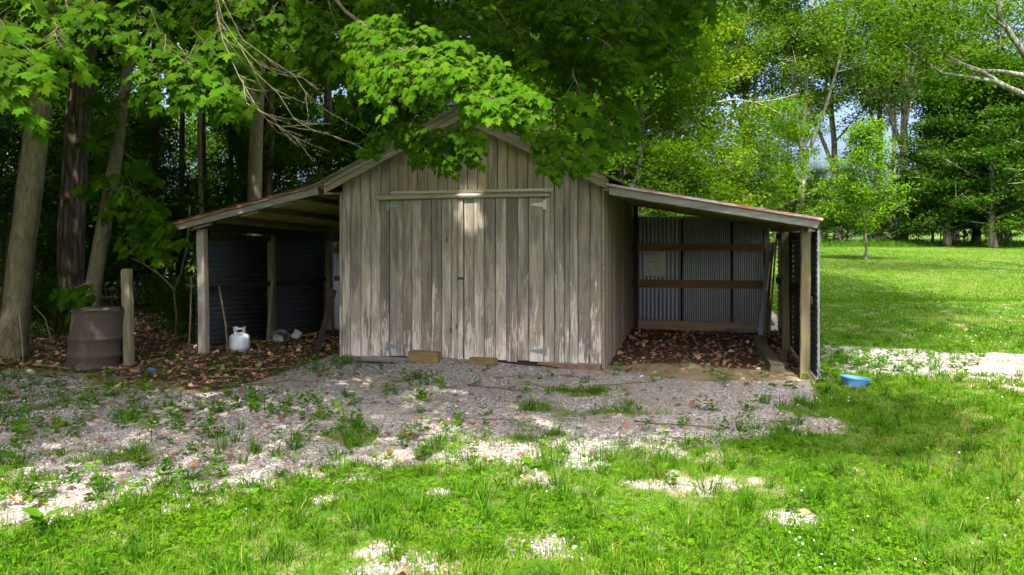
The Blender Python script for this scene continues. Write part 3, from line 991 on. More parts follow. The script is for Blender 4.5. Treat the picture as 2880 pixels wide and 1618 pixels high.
# back wall sheets, studs, girts
YW = 4.42
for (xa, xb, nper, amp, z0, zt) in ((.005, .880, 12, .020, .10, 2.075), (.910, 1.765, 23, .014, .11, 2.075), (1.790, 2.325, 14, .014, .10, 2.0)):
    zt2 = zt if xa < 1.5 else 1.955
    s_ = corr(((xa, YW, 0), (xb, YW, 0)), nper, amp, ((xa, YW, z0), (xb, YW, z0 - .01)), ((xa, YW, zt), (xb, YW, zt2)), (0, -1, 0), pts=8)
    s_.m = s_.trough  # trough faces take the darker steel, painting shade between the ridges
    s_.build('wall_sheet', [M['galv'], M['galv_dirt_shade']], rl, ((xa + xb) / 2, YW, 1.0), smooth=True)
for xx in (.895, 1.778):
    b = MB(); b.box((xx, YW - .025, 1.06), (.040, .018, 1.98)); b.build('stud', M['dark'], rl, (xx, YW, 1.0))
for (za, zb, x1_) in ((1.452, 1.562, 2.325), (.770, .912, 2.34)):
    b = MB(); b.bar((-.005, YW - .055, (za + zb) / 2), (x1_, YW - .055, (za + zb) / 2 + .012), .036, zb - za, cham=.004); b.build('girt', M['girt'], rl, (1.15, YW - .05, za))
b = MB(); V = []
P2 = [(0, .01), (1.4, .0), (2.05, .02), (2.18, .055), (2.24, .09), (2.31, .10), (2.335, .155), (1.5, .165), (0, .175)]
for yy in (YW - .085, YW - .045):
    V += [(x, yy, z) for x, z in P2]
n = len(P2)
b.add(V, [tuple(range(n)), tuple(range(2 * n - 1, n - 1, -1))] + [(i, n + i, n + (i + 1) % n, (i + 1) % n) for i in range(n)])
b.build('base_board', M['base'], rl, (1.15, YW - .06, .08))
b = MB(); b.box((1.98, YW - .115, .030), (.60, .03, .065), rz=.0, ry=.03, cham=.004); b.build('base_board', M['greyboard'], rl, (1.98, YW - .11, .03))
# right side wall: dark sheets with level ridges
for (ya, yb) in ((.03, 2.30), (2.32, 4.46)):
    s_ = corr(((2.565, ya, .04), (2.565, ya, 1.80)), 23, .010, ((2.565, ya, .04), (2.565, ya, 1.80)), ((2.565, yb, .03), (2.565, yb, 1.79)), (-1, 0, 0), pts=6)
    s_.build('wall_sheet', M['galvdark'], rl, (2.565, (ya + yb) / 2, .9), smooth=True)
b = MB(); b.bar((2.580, .020, .0), (2.577, .020, 1.81), .022, .006); b.bar((2.590, .045, .0), (2.587, .045, 1.81), .006, .05); b.build('corner_trim', M['roofsteel'], rl, (2.58, .02, .9))
for zz in (1.72, .95):
    b = MB(); b.bar((2.535, .22, zz), (2.535, 4.3, zz), .03, .10); b.build('girt', M['dark'], rl, (2.535, 2.2, zz))

# shipping label on the sheet, follows the ridges
lb = thing('printed_label', 'pale printed label stuck on the corrugated back wall between the girts', 'label', (.43, YW, 1.2))
s_ = corr(((.241, YW, 0), (.615, YW, 0)), 12 * .374 / .875, .003, ((.241, YW - .0215, .985), (.615, YW - .0215, .98)), ((.241, YW - .0215, 1.428), (.615, YW - .0215, 1.425)), (0, -1, 0), .0015, pts=8)
s_.build('paper', M['label'], lb, (.43, YW, 1.2), smooth=True)
TXT = [(.252, 1.385, .030, 'SHEET LEGEND'), (.252, 1.348, .030, 'DAR-8DL.45'), (.252, 1.308, .028, 'GR.SPECIFICATIONS'), (.252, 1.270, .028, 'C.NO.  1'), (.252, 1.230, .032, 'MADE IN MEXICO'),
       (.252, 1.160, .024, 'N.W.:'), (.415, 1.160, .024, 'KGS'), (.252, 1.135, .024, 'G.W.:'), (.415, 1.135, .024, 'KGS'), (.252, 1.108, .024, 'MEAS. 80 x 1.8 x    CM')]
for (tx, tz, ts, s) in TXT:
    cu = bpy.data.curves.new('lettering', 'FONT'); cu.body = s; cu.size = ts; cu.extrude = .0003
    cu.materials.append(M['ink'])
    tmp = bpy.data.objects.new('lettering_curve', cu); COL.objects.link(tmp)
    me = bpy.data.meshes.new_from_object(tmp)
    bpy.data.objects.remove(tmp)
    o = bpy.data.objects.new('lettering', me)
    link(o, lb, (tx, YW - .0262, tz)); o.rotation_euler = (R(90), 0, 0)

# ------------------------------------------------------------------ left lean-to
ll = thing('lean_to', 'dark open lean-to with rusty sloping roof on the left of the shed', 'lean-to', (-4.9, 2, 0))
lz = lambda x, y: 2.436 + .2285 * (x + 3.80) - .042 * y
YL = -.28
b = MB(); V = []
for yy in (YL, YL + .03):
    V += [(-3.905, yy, lz(-3.905, 0) - .004), (-6.235, yy, lz(-6.235, 0) - .004), (-6.205, yy, lz(-6.205, 0) - .085), (-3.895, yy, lz(-3.895, 0) - .105)]
b.add(V, [(3, 2, 1, 0), (4, 5, 6, 7), (0, 1, 5, 4), (1, 2, 6, 5), (2, 3, 7, 6), (3, 0, 4, 7)])
b.build('fascia', M['greyboard'], ll, (-5, YL, 2.1))
b = MB(); b.bar((-3.90, YL - .010, lz(-3.90, 0) + .008), (-6.30, YL - .010, lz(-6.30, 0) + .008), .05, .018); b.build('drip_edge', M['rustroof'], ll, (-5, YL, 2.12))
yy = YL - .03
while yy < 4.2:
    w = .76
    a = [(-3.72, yy, lz(-3.72, yy) + .016), (-3.72, yy + w + .03, lz(-3.72, yy + w + .03) + .016)]; c_ = [(-6.32, yy, lz(-6.32, yy) + .016), (-6.32, yy + w + .03, lz(-6.32, yy + w + .03) + .016)]
    V = corr((a[0], a[1]), 10, .014, a, c_, (-.22, .04, .97), .004)
    V.m = [(1 if V.trough[i] else 2) if (i % 4 == 1) else 0 for i in range(len(V.f) - 2)] + [0, 0]  # alternate underside strips darker, rib shade put into the colour
    V.build('roof_sheet', [M['rustroof'], M['under'], M['undershade']], ll, (-5, yy + w / 2, 2.1))
    yy += w
for xx in (-4.25, -4.95, -5.55):
    b = MB(); b.bar((xx, YL + .04, lz(xx, YL) - .052), (xx, 4.15, lz(xx, 4.15) - .052), .045, .075); b.build('purlin', M['rafter'], ll, (xx, 2, 2.1))
b = MB(); b.bar((-5.93, YL + .04, lz(-5.93, 0) - .062), (-5.97, 4.2, lz(-5.97, 4.2) - .062), .06, .11); b.build('plate', M['dark'], ll, (-5.95, 2, 1.85))
for (xa, xb) in ((-4.32, -4.62), (-4.85, -5.12), (-5.62, -5.95)):
    b = MB(); b.bar((xa, YL + .075, lz(xa, 0) - .115), (xb, YL + .075, lz(xb, 0) - .115), .05, .035); b.build('cleat', M['post'], ll, (xa, YL, 2))
post(-5.86, -.04, .125, .11, -.10, lz(-5.86, 0) - .13, 'postgrey', ll, (-.035, 0))
post(-6.03, 2.05, .11, .11, -.25, lz(-6, 2.05) - .13, 'oldpost', ll, (-.02, 0))
post(-5.96, 4.05, .10, .10, -.35, lz(-6, 4.05) - .13, 'oldpost', ll, (-.04, 0))
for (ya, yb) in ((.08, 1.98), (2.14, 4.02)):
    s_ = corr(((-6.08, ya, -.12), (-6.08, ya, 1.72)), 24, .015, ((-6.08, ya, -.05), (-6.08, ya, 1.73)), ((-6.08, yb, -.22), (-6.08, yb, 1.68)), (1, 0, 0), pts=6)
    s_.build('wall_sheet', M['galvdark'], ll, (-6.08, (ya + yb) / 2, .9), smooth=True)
for (za, zb) in ((.93, .86), (1.70, 1.66)):
    b = MB(); b.bar((-6.045, .1, za), (-6.045, 4.0, zb), .035, .085); b.build('girt', M['dark'], ll, (-6.04, 2, .9))
s_ = corr(((-6.05, 4.17, 0), (-3.72, 4.17, 0)), 31, .010, ((-6.05, 4.17, -.2), (-3.72, 4.17, -.1)), ((-6.05, 4.17, 1.60), (-3.72, 4.17, 1.62)), (0, -1, 0), pts=6)
s_.build('wall_sheet', M['galv'], ll, (-4.9, 4.17, .9), smooth=True)
for zz in (1.42, .86):
    b = MB(); b.bar((-5.9, 4.12, zz), (-3.74, 4.12, zz + .01), .04, .10); b.build('girt', M['girt'], ll, (-4.9, 4.12, zz))

# ------------------------------------------------------------------ things around the shed
def stick(name, pts, rad, mat, label, cat, group=None, n=6, wob=.08):
    b = MB(); b.tube(pts, rad, n, wob=wob)
    o = b.build(name, M[mat], None, tuple(pts[0]), smooth=True)
    return tag(o, label, cat, group)


# timber blocks at the doors
def timber(name, c, L, d, h, rz_, label):
    z = gz(c[0], c[1])
    b = MB(); b.box((c[0], c[1], z + h / 2 - .012), (L, d, h), rz=rz_, ry=random.uniform(-.03, .03), cham=.008, jit=.003)
    return tag(b.build(name, M['block'], None, (c[0], c[1], z)), label, 'timber block')


timber('timber_block', (-2.36, -.22), .43, .15, .150, -.10, 'larger brown timber block propped against the left door leaf')
timber('timber_block', (-1.555, -.20), .37, .12, .095, -.12, 'smaller brown timber block lying at the foot of the right door')
# rotten log at the corner
b = MB()
pts = [(-.86, -.055, .075), (-.62, -.06, .050), (-.40, -.062, .030), (-.20, -.06, .015), (-.04, -.055, .02)]
b.tube(pts, [.018, .032, .045, .055, .045], 9, wob=.28)
tag(b.build('rotten_log', M['rot'], None, pts[0]), 'rotted reddish brown log under the right corner of the shed front', 'log')

# rusty drum
DX, DY = -6.62, -1.30
dz = gz(DX, DY) - .02
drum = thing('oil_drum', 'rusty brown steel drum standing beside the grey post', 'drum', (DX, DY, dz))
lean = np.array([.085, .02])
def leaned(mbx):
    mbx.v = [(x + lean[0] * (z - dz) / .78, y + lean[1] * (z - dz) / .78 , z + (x - DX) * -.03) for x, y, z in mbx.v]
    return mbx
Rr = .318
b = MB(); prof = [(Rr, 0), (Rr + .006, .01), (Rr, .025)]
for zc in (.17, .40):
    prof += [(Rr, zc - .035), (Rr + .007, zc - .024), (Rr + .020, zc), (Rr + .007, zc + .024), (Rr, zc + .035)]
prof += [(Rr, .72), (Rr + .002, .755), (Rr - .012, .757), (Rr - .014, .735), (Rr - .02, .735)]
b.lathe(prof, 40, (DX, DY, dz), capt=False)
leaned(b).build('body', M['rustdrum'], drum, (DX, DY, dz), smooth=True)
b = MB(); b.lathe([(Rr - .013, .738), (.18, .728), (.02, .722)], 40, (DX, DY, dz), capb=False)
leaned(b).build('lid', M['rustdrum'], drum, (DX, DY, dz + .7), smooth=True)
b = MB(); b.tube([(DX + Rr * 1.012 * math.cos(a), DY + Rr * 1.012 * math.sin(a), dz + .752) for a in np.linspace(0, 2 * math.pi, 41)], .011, 6, cap=False)
leaned(b).build('rim', M['rustdrum'], drum, (DX, DY, dz + .75), smooth=True)
b = MB(); b.lathe([(.035, .728), (.035, .748), (.028, .752)], 12, (DX - .08, DY + .2, dz)); leaned(b).build('bung', M['white'], drum, (DX - .08, DY + .2, dz + .73))
stick('fallen_twig', [(DX - .05, DY - .16, dz + .745), (DX + .12, DY - .13, dz + .775), (DX + .25, DY - .06, dz + .76), (DX + .33, DY - .04, dz + .765)], [.006, .007, .006, .003], 'deadtwig', 'thin pale twig lying across the top of the rusty drum', 'twig')

# grey weathered post by the drum, with a splintered board
pz = gz(-6.13, -1.15)
op = thing('old_post', 'broken grey wooden post standing to the right of the rusty drum', 'post', (-6.13, -1.15, pz))
post(-6.19, -1.15, .115, .09, pz - .1, 1.30, 'oldpost', op, (-.035, 0), 'shaft', .006)
b = MB(); b.bar((-6.272, -1.16, pz + .70), (-6.290, -1.16, 1.27), .018, .04); b.build('splinter', M['oldpost'], op, (-6.24, -1.16, 1.0))
b = MB(); b.bar((-6.29, -1.17, pz + .55), (-6.26, -1.19, pz + .78), .04, .05); b.build('bracket', M['dark'], op, (-6.25, -1.17, .7))

# gas cylinder
TX, TY = -5.52, .33
tz = gz(TX, TY) - .015
tk = thing('gas_cylinder', 'white propane gas cylinder with rust stains beside the lean-to post', 'gas cylinder', (TX, TY, tz))
tr = .148
b = MB(); prof = [(tr * .62, .03), (tr * .86, .045), (tr * .98, .085), (tr, .12), (tr, .27), (tr * .96, .315), (tr * .80, .352), (tr * .5, .375), (.03, .385)]
prof = [(r_, z_ * .76) for r_, z_ in prof]; b.lathe(prof, 32, (TX, TY, tz)); b.build('body', M['tank'], tk, (TX, TY, tz), smooth=True)
b = MB(); b.lathe([(tr * .70, 0), (tr * .70, .05)], 28, (TX, TY, tz), capb=False, capt=False); b.build('foot_ring', M['tankcollar'], tk, (TX, TY, tz), smooth=True)
b = MB(); V = []; F = []
cr, cz0, cz1 = .078, .275, .372
ang = np.linspace(R(-150), R(150), 25)
def cpos(a, z, r): return (TX + r * math.sin(a) * 1.0, TY - r * math.cos(a), tz + z)
rows = [cz0, cz0 + .030, cz1 - .026, cz1]
for th in (0, .005):
    for a in ang:
        for z in rows: V.append(cpos(a + .45, z, cr + th + (z - cz0) * .08))
n = len(ang) * 4
for i in range(len(ang) - 1):
    hole = 9 <= i <= 14
    for j in range(3):
        if hole and j == 1: continue
        q = (i * 4 + j, i * 4 + j + 1, (i + 1) * 4 + j + 1, (i + 1) * 4 + j)
        F += [q, tuple(n + k for k in reversed(q))]
    F += [(i * 4 + 3, n + i * 4 + 3, n + (i + 1) * 4 + 3, (i + 1) * 4 + 3), (n + i * 4, i * 4, (i + 1) * 4, n + (i + 1) * 4)]
b.add(V, F); b.build('collar', M['tankcollar'], tk, (TX, TY, tz + .4), smooth=False)
b = MB(); b.lathe([(.018, .28), (.018, .33), (.026, .332), (.026, .345), (.010, .347)], 14, (TX, TY, tz)); b.build('valve', M['dark'], tk, (TX, TY, tz + .4))

# rubble and broken scraps at the middle post of the left lean-to
cx, cy = -5.82, 1.95
b = MB(); b.lathe([(.17, -.05), (.21, .02), (.17, .10), (.10, .16), (.03, .18)], 11, (cx, cy, gz(cx, cy)))
random.seed(5)
b.v = [(x + random.uniform(-.025, .025), y + random.uniform(-.025, .025), z + random.uniform(-.02, .02)) for x, y, z in b.v]
tag(b.build('rubble', M['concrete'], None, (cx, cy, gz(cx, cy))), 'rough grey lump of old concrete at the foot of the middle lean-to post', 'rubble')
zz = gz(-5.55, 1.85)
b = MB(); b.lathe([(.055, 0), (.060, .02), (.095, .19), (.099, .19), (.092, .185), (.054, .01)], 20, (0, 0, 0))
ca, sa = math.cos(2.0), math.sin(2.0)
b.v = [(-5.66 + x, 1.80 + y * ca - z * sa, zz + .16 + y * sa + z * ca) for x, y, z in b.v]
tag(b.build('tipped_pot', M['white'], None, (-5.58, 1.8, zz), smooth=True), 'dirty white plastic pot tipped over by the concrete lump', 'pot')
b = MB(); b.box((-5.52, 1.98, zz + .10), (.13, .012, .16), rz=.3, rx=-.55, ry=.5, cham=.003)
tag(b.build('broken_panel', M['white'], None, (-5.4, 1.9, zz)), 'folded dirty white panel scrap right of the tipped pot', 'scrap')

# boards and sticks leaning by the left lean-to
tag(MB().__class__().bar((-3.98, -.24, gz(-3.98, -.24)), (-3.80, .02, .98), .012, .10, roll=.3).build('leaning_board', M['dark'], None, (-3.98, -.24, 0)), 'thin dark board leaning on the left wall of the shed', 'board')
stick('leaning_stick', [(-5.98, -.22, gz(-6, -.22)), (-6.0, -.16, .6), (-6.03, -.10, 1.12)], [.014, .013, .010], 'twig', 'straight brown stick leaning on the outside of the lean-to post', 'stick')
stick('leaning_stick', [(-5.50, .02, gz(-5.5, 0)), (-5.60, .10, .45), (-5.74, .14, .98)], [.018, .017, .012], 'twig', 'thin brown stick leaning inside the left lean-to beside the gas cylinder', 'stick')
b = MB(); b.bar((-6.02, 1.93, -.1), (-5.95, 1.97, 1.05), .05, .09); tag(b.build('leaning_board', M['oldpost'], None, (-6, 1.95, 0)), 'yellowish split board standing against the middle post of the left lean-to', 'board')

# leaning lengths in the right lean-to
b = MB(); V = []
p0, p1 = np.array((2.20, 3.55, .0)), np.array((2.385, 3.92, 1.60))
for p in (p0, p1):
    V += [p + (-.045, 0, 0), p + (.0, -.035, 0), p + (.045, 0, 0), p + (.042, .006, 0), p + (0, -.028, 0), p + (-.042, .006, 0)]
b.add(V, [(i, (i + 1) % 6, 6 + (i + 1) % 6, 6 + i) for i in range(6)] + [(5, 4, 3, 2, 1, 0), (6, 7, 8, 9, 10, 11)])
fl = tag(b.build('metal_flashing', M['galv_dirt_shade'], None, tuple(p0)), 'grey metal flashing leaning in the back corner of the right lean-to', 'flashing')
b = MB(); q0 = p0 + (p1 - p0) * .50 + (.024, -.026, 0); q1 = p0 + (p1 - p0) * .80 + (.024, -.026, 0)
b.bar(q0, q1, .030, .003, roll=.6); b.build('sticker', M['label'], fl, tuple(q0))
for (dx, lab) in ((.065, 'brown board leaning next to the grey flashing in the right lean-to'), (.125, 'reddish brown board leaning nearest the side wall of the right lean-to')):
    b = MB(); b.bar((2.22 + dx, 3.62 + dx * .3, 0), (2.40 + dx * .75, 3.98, 1.55 + dx), .022, .085); tag(b.build('leaning_board', M['girt' if dx > .1 else 'rafter'], None, (2.2 + dx, 3.6, 0)), lab, 'board')
# mossy tie on the ground
b = MB(); V = []
P_ = [(2.06, 3.25), (2.02, 2.2), (2.05, 1.2), (2.06, .45)]
for (x, y) in P_:
    z = gz(x, y)
    V += [(x, y, z - .02), (x + .19, y + .03, z - .02), (x + .18, y + .03, z + .10 + random.uniform(-.01, .01)), (x + .015, y, z + .105 + random.uniform(-.01, .01))]
b.add(V, [(i * 4 + k, i * 4 + (k + 1) % 4, (i + 1) * 4 + (k + 1) % 4, (i + 1) * 4 + k) for i in range(3) for k in range(4)] + [(3, 2, 1, 0), (12, 13, 14, 15)])
tag(b.build('ground_timber', M['tie'], None, (2.1, 1.8, 0)), 'mossy dark timber lying on the floor of the right lean-to', 'timber')
b = MB(); b.bar((2.28, 1.0, gz(2.28, 1) + .03), (2.40, 2.1, gz(2.4, 2.1) + .03), .10, .05); tag(b.build('ground_timber', M['tie'], None, (2.3, 1.5, 0)), 'shorter mossy plank beside the middle post of the right lean-to', 'timber')

# blue tub
BX, BY = 2.93, -.28
bz = gz(BX, BY)
tub = thing('blue_tub', 'blue plastic tub half hidden in the weeds right of the lean-to', 'tub', (BX, BY, bz))
b = MB(); prof = [(.115, .0), (.125, .01), (.158, .105), (.166, .105), (.166, .118), (.152, .118), (.118, .02), (.02, .018)]
b.lathe(prof, 28, (0, 0, 0)); tl = .10
b.v = [(BX + x, BY + y * .9, bz + z - x * tl - y * .05) for x, y, z in b.v]
b.build('body', M['tub'], tub, (BX, BY, bz), smooth=False)

# litter cans, fallen twigs
b = MB(); b.tube([(-5.66, -1.42, gz(-5.66, -1.42) + .025), (-5.56, -1.46, gz(-5.56, -1.46) + .03)], [.030, .033], 10); tag(b.build('crushed_can', M['tub'], None, (-5.6, -1.44, 0)), 'crushed blue and white can in the leaf litter right of the grey post', 'can')
b = MB(); b.tube([(-6.95, -1.98, gz(-6.95, -1.98) + .03), (-6.86, -2.0, gz(-6.86, -2) + .025)], [.030, .026], 10); tag(b.build('crushed_can', M['white'], None, (-6.9, -2, 0)), 'pale crushed can in the litter below the leftmost big trunk', 'can')
random.seed(21)
for i in range(26):
    x, y = random.uniform(-6.2, 1.6), random.uniform(-3.4, -.5)
    if i < 9: x, y = random.uniform(-6.8, -3.5), random.uniform(-2.4, -.6)
    L = random.uniform(.35, 1.1); a = random.uniform(-.5, .5) + (math.pi if random.random() < .5 else 0)
    pts = []
    for k in range(5):
        xx, yy_ = x + math.cos(a) * L * k / 4, y + math.sin(a) * L * k / 4
        a += random.uniform(-.25, .25)
        pts.append((xx, yy_, gz(xx, yy_) + .012))
    r0 = random.uniform(.004, .010)
    stick('fallen_twig', pts, [r0, r0 * .9, r0 * .8, r0 * .65, r0 * .4], 'twig' if i % 3 else 'deadtwig', 'thin fallen twig lying on the gravel and litter before the shed', 'twig', 'fallen twigs before the shed', 5)
stick('fallen_twig', [(-7.15, -1.66, gz(-7.15, -1.66) + .03), (-6.9, -1.68, gz(-6.9, -1.68) + .045), (-6.55, -1.72, gz(-6.55, -1.72) + .03), (-6.42, -1.70, gz(-6.4, -1.7) + .10)], [.010, .009, .008, .004], 'deadtwig', 'bent pale twig lying in front of the rusty drum', 'twig')
# weathered branch on the left roof
pts = [(-5.45, -.02, lz(-5.45, 0) + .05), (-5.1, .05, lz(-5.1, 0) + .075), (-4.7, .05, lz(-4.7, 0) + .06), (-4.35, .10, lz(-4.35, 0) + .05)]
stick('fallen_branch', pts, [.010, .018, .020, .016], 'twig', 'brown fallen branch lying on the rusty left roof', 'branch')

# ------------------------------------------------------------------ leaves
HALF = [(.12, -.05), (.40, .03), (.29, .16), (.45, .33), (.57, .52), (.38, .49), (.21, .47), (.28, .72), (.13, .73)]
OUT = [(0, 0)] + HALF + [(0, 1.0)] + [(-x, y) for x, y in reversed(HALF)]


def maple_template(fold=.18, droop=.28, seed=0):
    rr = random.Random(seed)
    pts = [(0, .32)] + OUT
    V = []
    for x, y in pts:
        x2, y2 = x + rr.uniform(-.02, .02), y + rr.uniform(-.02, .02)
        V.append((x2, y2, -fold * abs(x2) ** 1.3 - droop * max(0, y2 - .25) ** 2 + rr.uniform(-.015, .015)))
    n = len(OUT)
    F = [(0, 1 + i, 1 + (i + 1) % n) for i in range(n)]
    return np.array(V), np.array(F)


MAPLE = [maple_template(.18, .30, 1), maple_template(.48, .25, 2), maple_template(.05, .55, 3)]
SIMPLE_V = np.array([(0, 0, 0), (.36, .05, -.06), (.24, .25, -.02), (.52, .52, -.12), (.2, .55, -.02), (0, 1, -.12), (-.2, .55, -.02), (-.52, .52, -.12), (-.24, .25, -.02), (-.36, .05, -.06)])
SIMPLE_F = np.array([(0, 1, 2), (0, 2, 4), (2, 3, 4), (0, 4, 6), (4, 5, 6), (0, 6, 8), (6, 7, 8), (0, 8, 9)])
DIA_V = np.array([(0, 0, 0), (.34, .42, -.06), (0, 1, -.10), (-.34, .42, -.06)])
DIA_F = np.array([(0, 1, 2), (0, 2, 3)])
OVAL_V = np.array([(0, 0, 0), (.22, .22, .03), (.27, .55, .02), (0, 1, -.10), (-.27, .55, .02), (-.22, .22, .03), (0, .4, -.02)])
OVAL_F = np.array([(0, 1, 6), (1, 2, 6), (2, 3, 6), (3, 4, 6), (4, 5, 6), (5, 0, 6)])

SUNV = np.array(TO_SUN)


class Spray:
    def __init__(s):
        s.p = []; s.d = []; s.n = []; s.s = []; s.tw = MB()

    def twig(s, p0, p1, side=.32, nside=8, size=.14, pairs=3, sag=.08, r0=.006, droop=.6):
        p0 = np.array(p0, float); p1 = np.array(p1, float)
        L = np.linalg.norm(p1 - p0)
        N = 6
        path = []
        for i in range(N):
            f = i / (N - 1)
            path.append(p0 * (1 - f) + p1 * f + np.array([0, 0, sag * L * 4 * f * (1 - f)]) + RNG.normal(0, .012, 3))
        s.tw.tube(path, [r0 * (1 - .75 * i / (N - 1)) for i in range(N)], 5, cap=False)
        main = norm(p1 - p0)
        lat = np.cross(main, np.array([0, 0, 1.0])); lat = norm(lat + RNG.normal(0, .1, 3))
        up = np.cross(lat, main)
        sg = 1
        for k in range(nside):
            f = .15 + .85 * (k + .5) / nside
            i = min(int(f * (N - 1)), N - 2); ff = f * (N - 1) - i
            b = path[i] * (1 - ff) + path[i + 1] * ff
            ang = R(RNG.uniform(28, 62)); sg = -sg
            dr = norm(main * math.cos(ang) + lat * sg * math.sin(ang) + up * RNG.uniform(-.55, .35) + np.array([0, 0, -.15]))
            l = side * (1.05 - .55 * f) * RNG.uniform(.6, 1.15)
            e = b + dr * l + np.array([0, 0, -.12 * l])
            s.tw.tube([b, (b + e) / 2 + np.array([0, 0, .02]), e], [r0 * .45, r0 * .35, r0 * .2], 3, cap=False)
            np_ = max(1, int(round(pairs * l / side + .3)))
            for q in range(np_):
                g_ = (q + .8) / np_
                c = b * (1 - g_) + e * g_
                for sd in (-1, 1):
                    s.leaf(c, dr, sd, size, droop)
            s.leaf(e, dr, 0, size, droop)
        s.leaf(path[-1], main, 0, size, droop)

    def leaf(s, c, dr, sd, size, droop):
        lat = np.cross(dr, np.array([0, 0, 1.0])) * sd
        out = norm(dr * (.8 if sd == 0 else .35) + lat * .8 + RNG.normal(0, .22, 3))
        pet = RNG.uniform(.03, .07)
        base = c + out * pet + np.array([0, 0, -.012])
        d = norm(out * .75 + np.array([0, -.12, -droop]) + RNG.normal(0, .18, 3))
        n = norm(np.array([.02, -.55, .80]) + .35 * SUNV + RNG.normal(0, .26, 3))
        s.p.append(base); s.d.append(d); s.n.append(n); s.s.append(size * RNG.uniform(.55, 1.25))


sp = Spray()
# bright spray that hangs before the gable
stem = [at(870, 30, 6.6), at(980, 110, 6.0), at(1100, 175, 5.6), at(1210, 240, 5.35), at(1290, 290, 5.2)]
sp.tw.tube(stem, [.017, .014, .011, .008, .005], 6, cap=False)
def stem_at(f):
    f *= len(stem) - 1; i = min(int(f), len(stem) - 2); return stem[i] * (1 - (f - i)) + stem[i + 1] * (f - i)
for (f, e, n_) in ((.05, (935, 147, 5.7), 8), (.12, (925, 207, 5.6), 7), (.2, (955, 247, 5.4), 8), (.25, (1005, 247, 5.3), 8), (.30, (1000, 187, 5.2), 8), (.38, (1055, 207, 5.15), 8), (.42, (1090, 162, 5.1), 8),
                   (.5, (1125, 217, 5.05), 8), (.55, (1165, 182, 5.0), 8), (.6, (1190, 237, 4.95), 8), (.7, (1235, 252, 4.9), 8), (.8, (1270, 267, 4.9), 8), (.9, (1305, 272, 4.95), 7), (.95, (1320, 237, 5.0), 7),
                   (.75, (1280, 197, 5.1), 8), (.6, (1225, 147, 5.3), 8), (.45, (1150, 107, 5.5), 8), (.3, (1070, 72, 5.8), 8), (.12, (1000, 57, 6.0), 8), (.1, (950, 92, 5.8), 8), (.35, (1030, 122, 5.4), 8), (.5, (1130, 142, 5.3), 8)):
    sp.twig(stem_at(f), at(*e), .22, n_ + 4, .072, 5, .05, .003, .75)
nA = len(sp.p)
# sprays hanging in front of the gable boards, shade painted in by darker green
for a, e in (((1080, 300, 6.4), (1050, 395, 6.2)), ((1120, 315, 6.4), (1122, 405, 6.2)), ((1150, 310, 6.4), (1180, 385, 6.2)), ((1140, 300, 6.5), (1200, 350, 6.3)), ((1050, 290, 6.5), (1015, 340, 6.4)),
             ((1390, 310, 6.9), (1385, 425, 6.7)), ((1395, 310, 6.9), (1412, 405, 6.8)), ((1380, 300, 7), (1365, 365, 6.9)), ((960, 310, 7.4), (925, 370, 7.2)), ((1470, 380, 6.9), (1462, 405, 6.8))):
    sp.twig(at(*a), at(*e), .15, 11, .080, 4, .03, .003, .85)
nB = len(sp.p)
# left: sprays along the top edge
for a, e, D in (((60, -80), (40, 90), 5.6), ((-80, 60), (60, 200), 5.0), ((-60, 120), (30, 245), 4.9), ((-60, 20), (95, 150), 5.3), ((140, -60), (180, 90), 6.0), ((200, -40), (285, 85), 5.8), ((130, 60), (160, 120), 5.6), ((330, -60), (355, 70), 6.0), ((380, 20), (420, 190), 5.6), ((420, 90), (400, 225), 5.5),
                ((450, 110), (500, 225), 5.6), ((480, 60), (560, 200), 5.8), ((540, 40), (600, 150), 6.0), ((520, 160), (585, 255), 5.7), ((620, -60), (640, 90), 6.4), ((700, -60), (720, 110), 6.6), ((690, 20), (640, 170), 7.0), ((760, -40), (800, 120), 6.9), ((820, -20), (865, 150), 7.0), ((800, 60), (760, 200), 7.4), ((850, 100), (880, 260), 7.4), ((700, 120), (740, 230), 7.6), ((900, -60), (960, 60), 6.8), ((250, -60), (230, 60), 6.2), ((460, -60), (500, 70), 6.3), ((560, -60), (560, 60), 6.3)):
    sp.twig(at(*a, D), at(*e, D - .2), .32, 11, .104, 4, .06, .005, .65)
# middle top and right mass
for i in range(64):
    u = RNG.uniform(880, 1700); v = RNG.uniform(-60, 150) if i < 30 else RNG.uniform(40, 380)
    if i >= 30: u = RNG.uniform(1370, 1640); v = RNG.uniform(20, min(225 + max(0, u - 1480) * .3, 60 + (1720 - u) * .75))
    D = RNG.uniform(7.4, 10.5)
    sp.twig(at(u - RNG.uniform(20, 90), v - RNG.uniform(40, 110), D + .2), at(u + RNG.uniform(0, 50), v + RNG.uniform(0, 40), D - .2), .36, 12, .098, 4, .06, .006, .6)
for a, e, D in (((1640, -60), (1745, 60), 8.0), ((1600, 40), (1720, 120), 8.2), ((1620, -40), (1660, 110), 8.4), ((1700, -80), (1770, -5), 8.0), ((1500, 230), (1550, 345), 8.0), ((1470, 270), (1490, 380), 7.6), ((1440, 170), (1465, 290), 7.6), ((1520, 180), (1575, 290), 8.4)):
    sp.twig(at(*a, D), at(*e, D - .2), .34, 9, .14, 3, .05, .006, .7)

P_ = np.array(sp.p); D_ = np.array(sp.d); N_ = np.array(sp.n); S_ = np.array(sp.s)

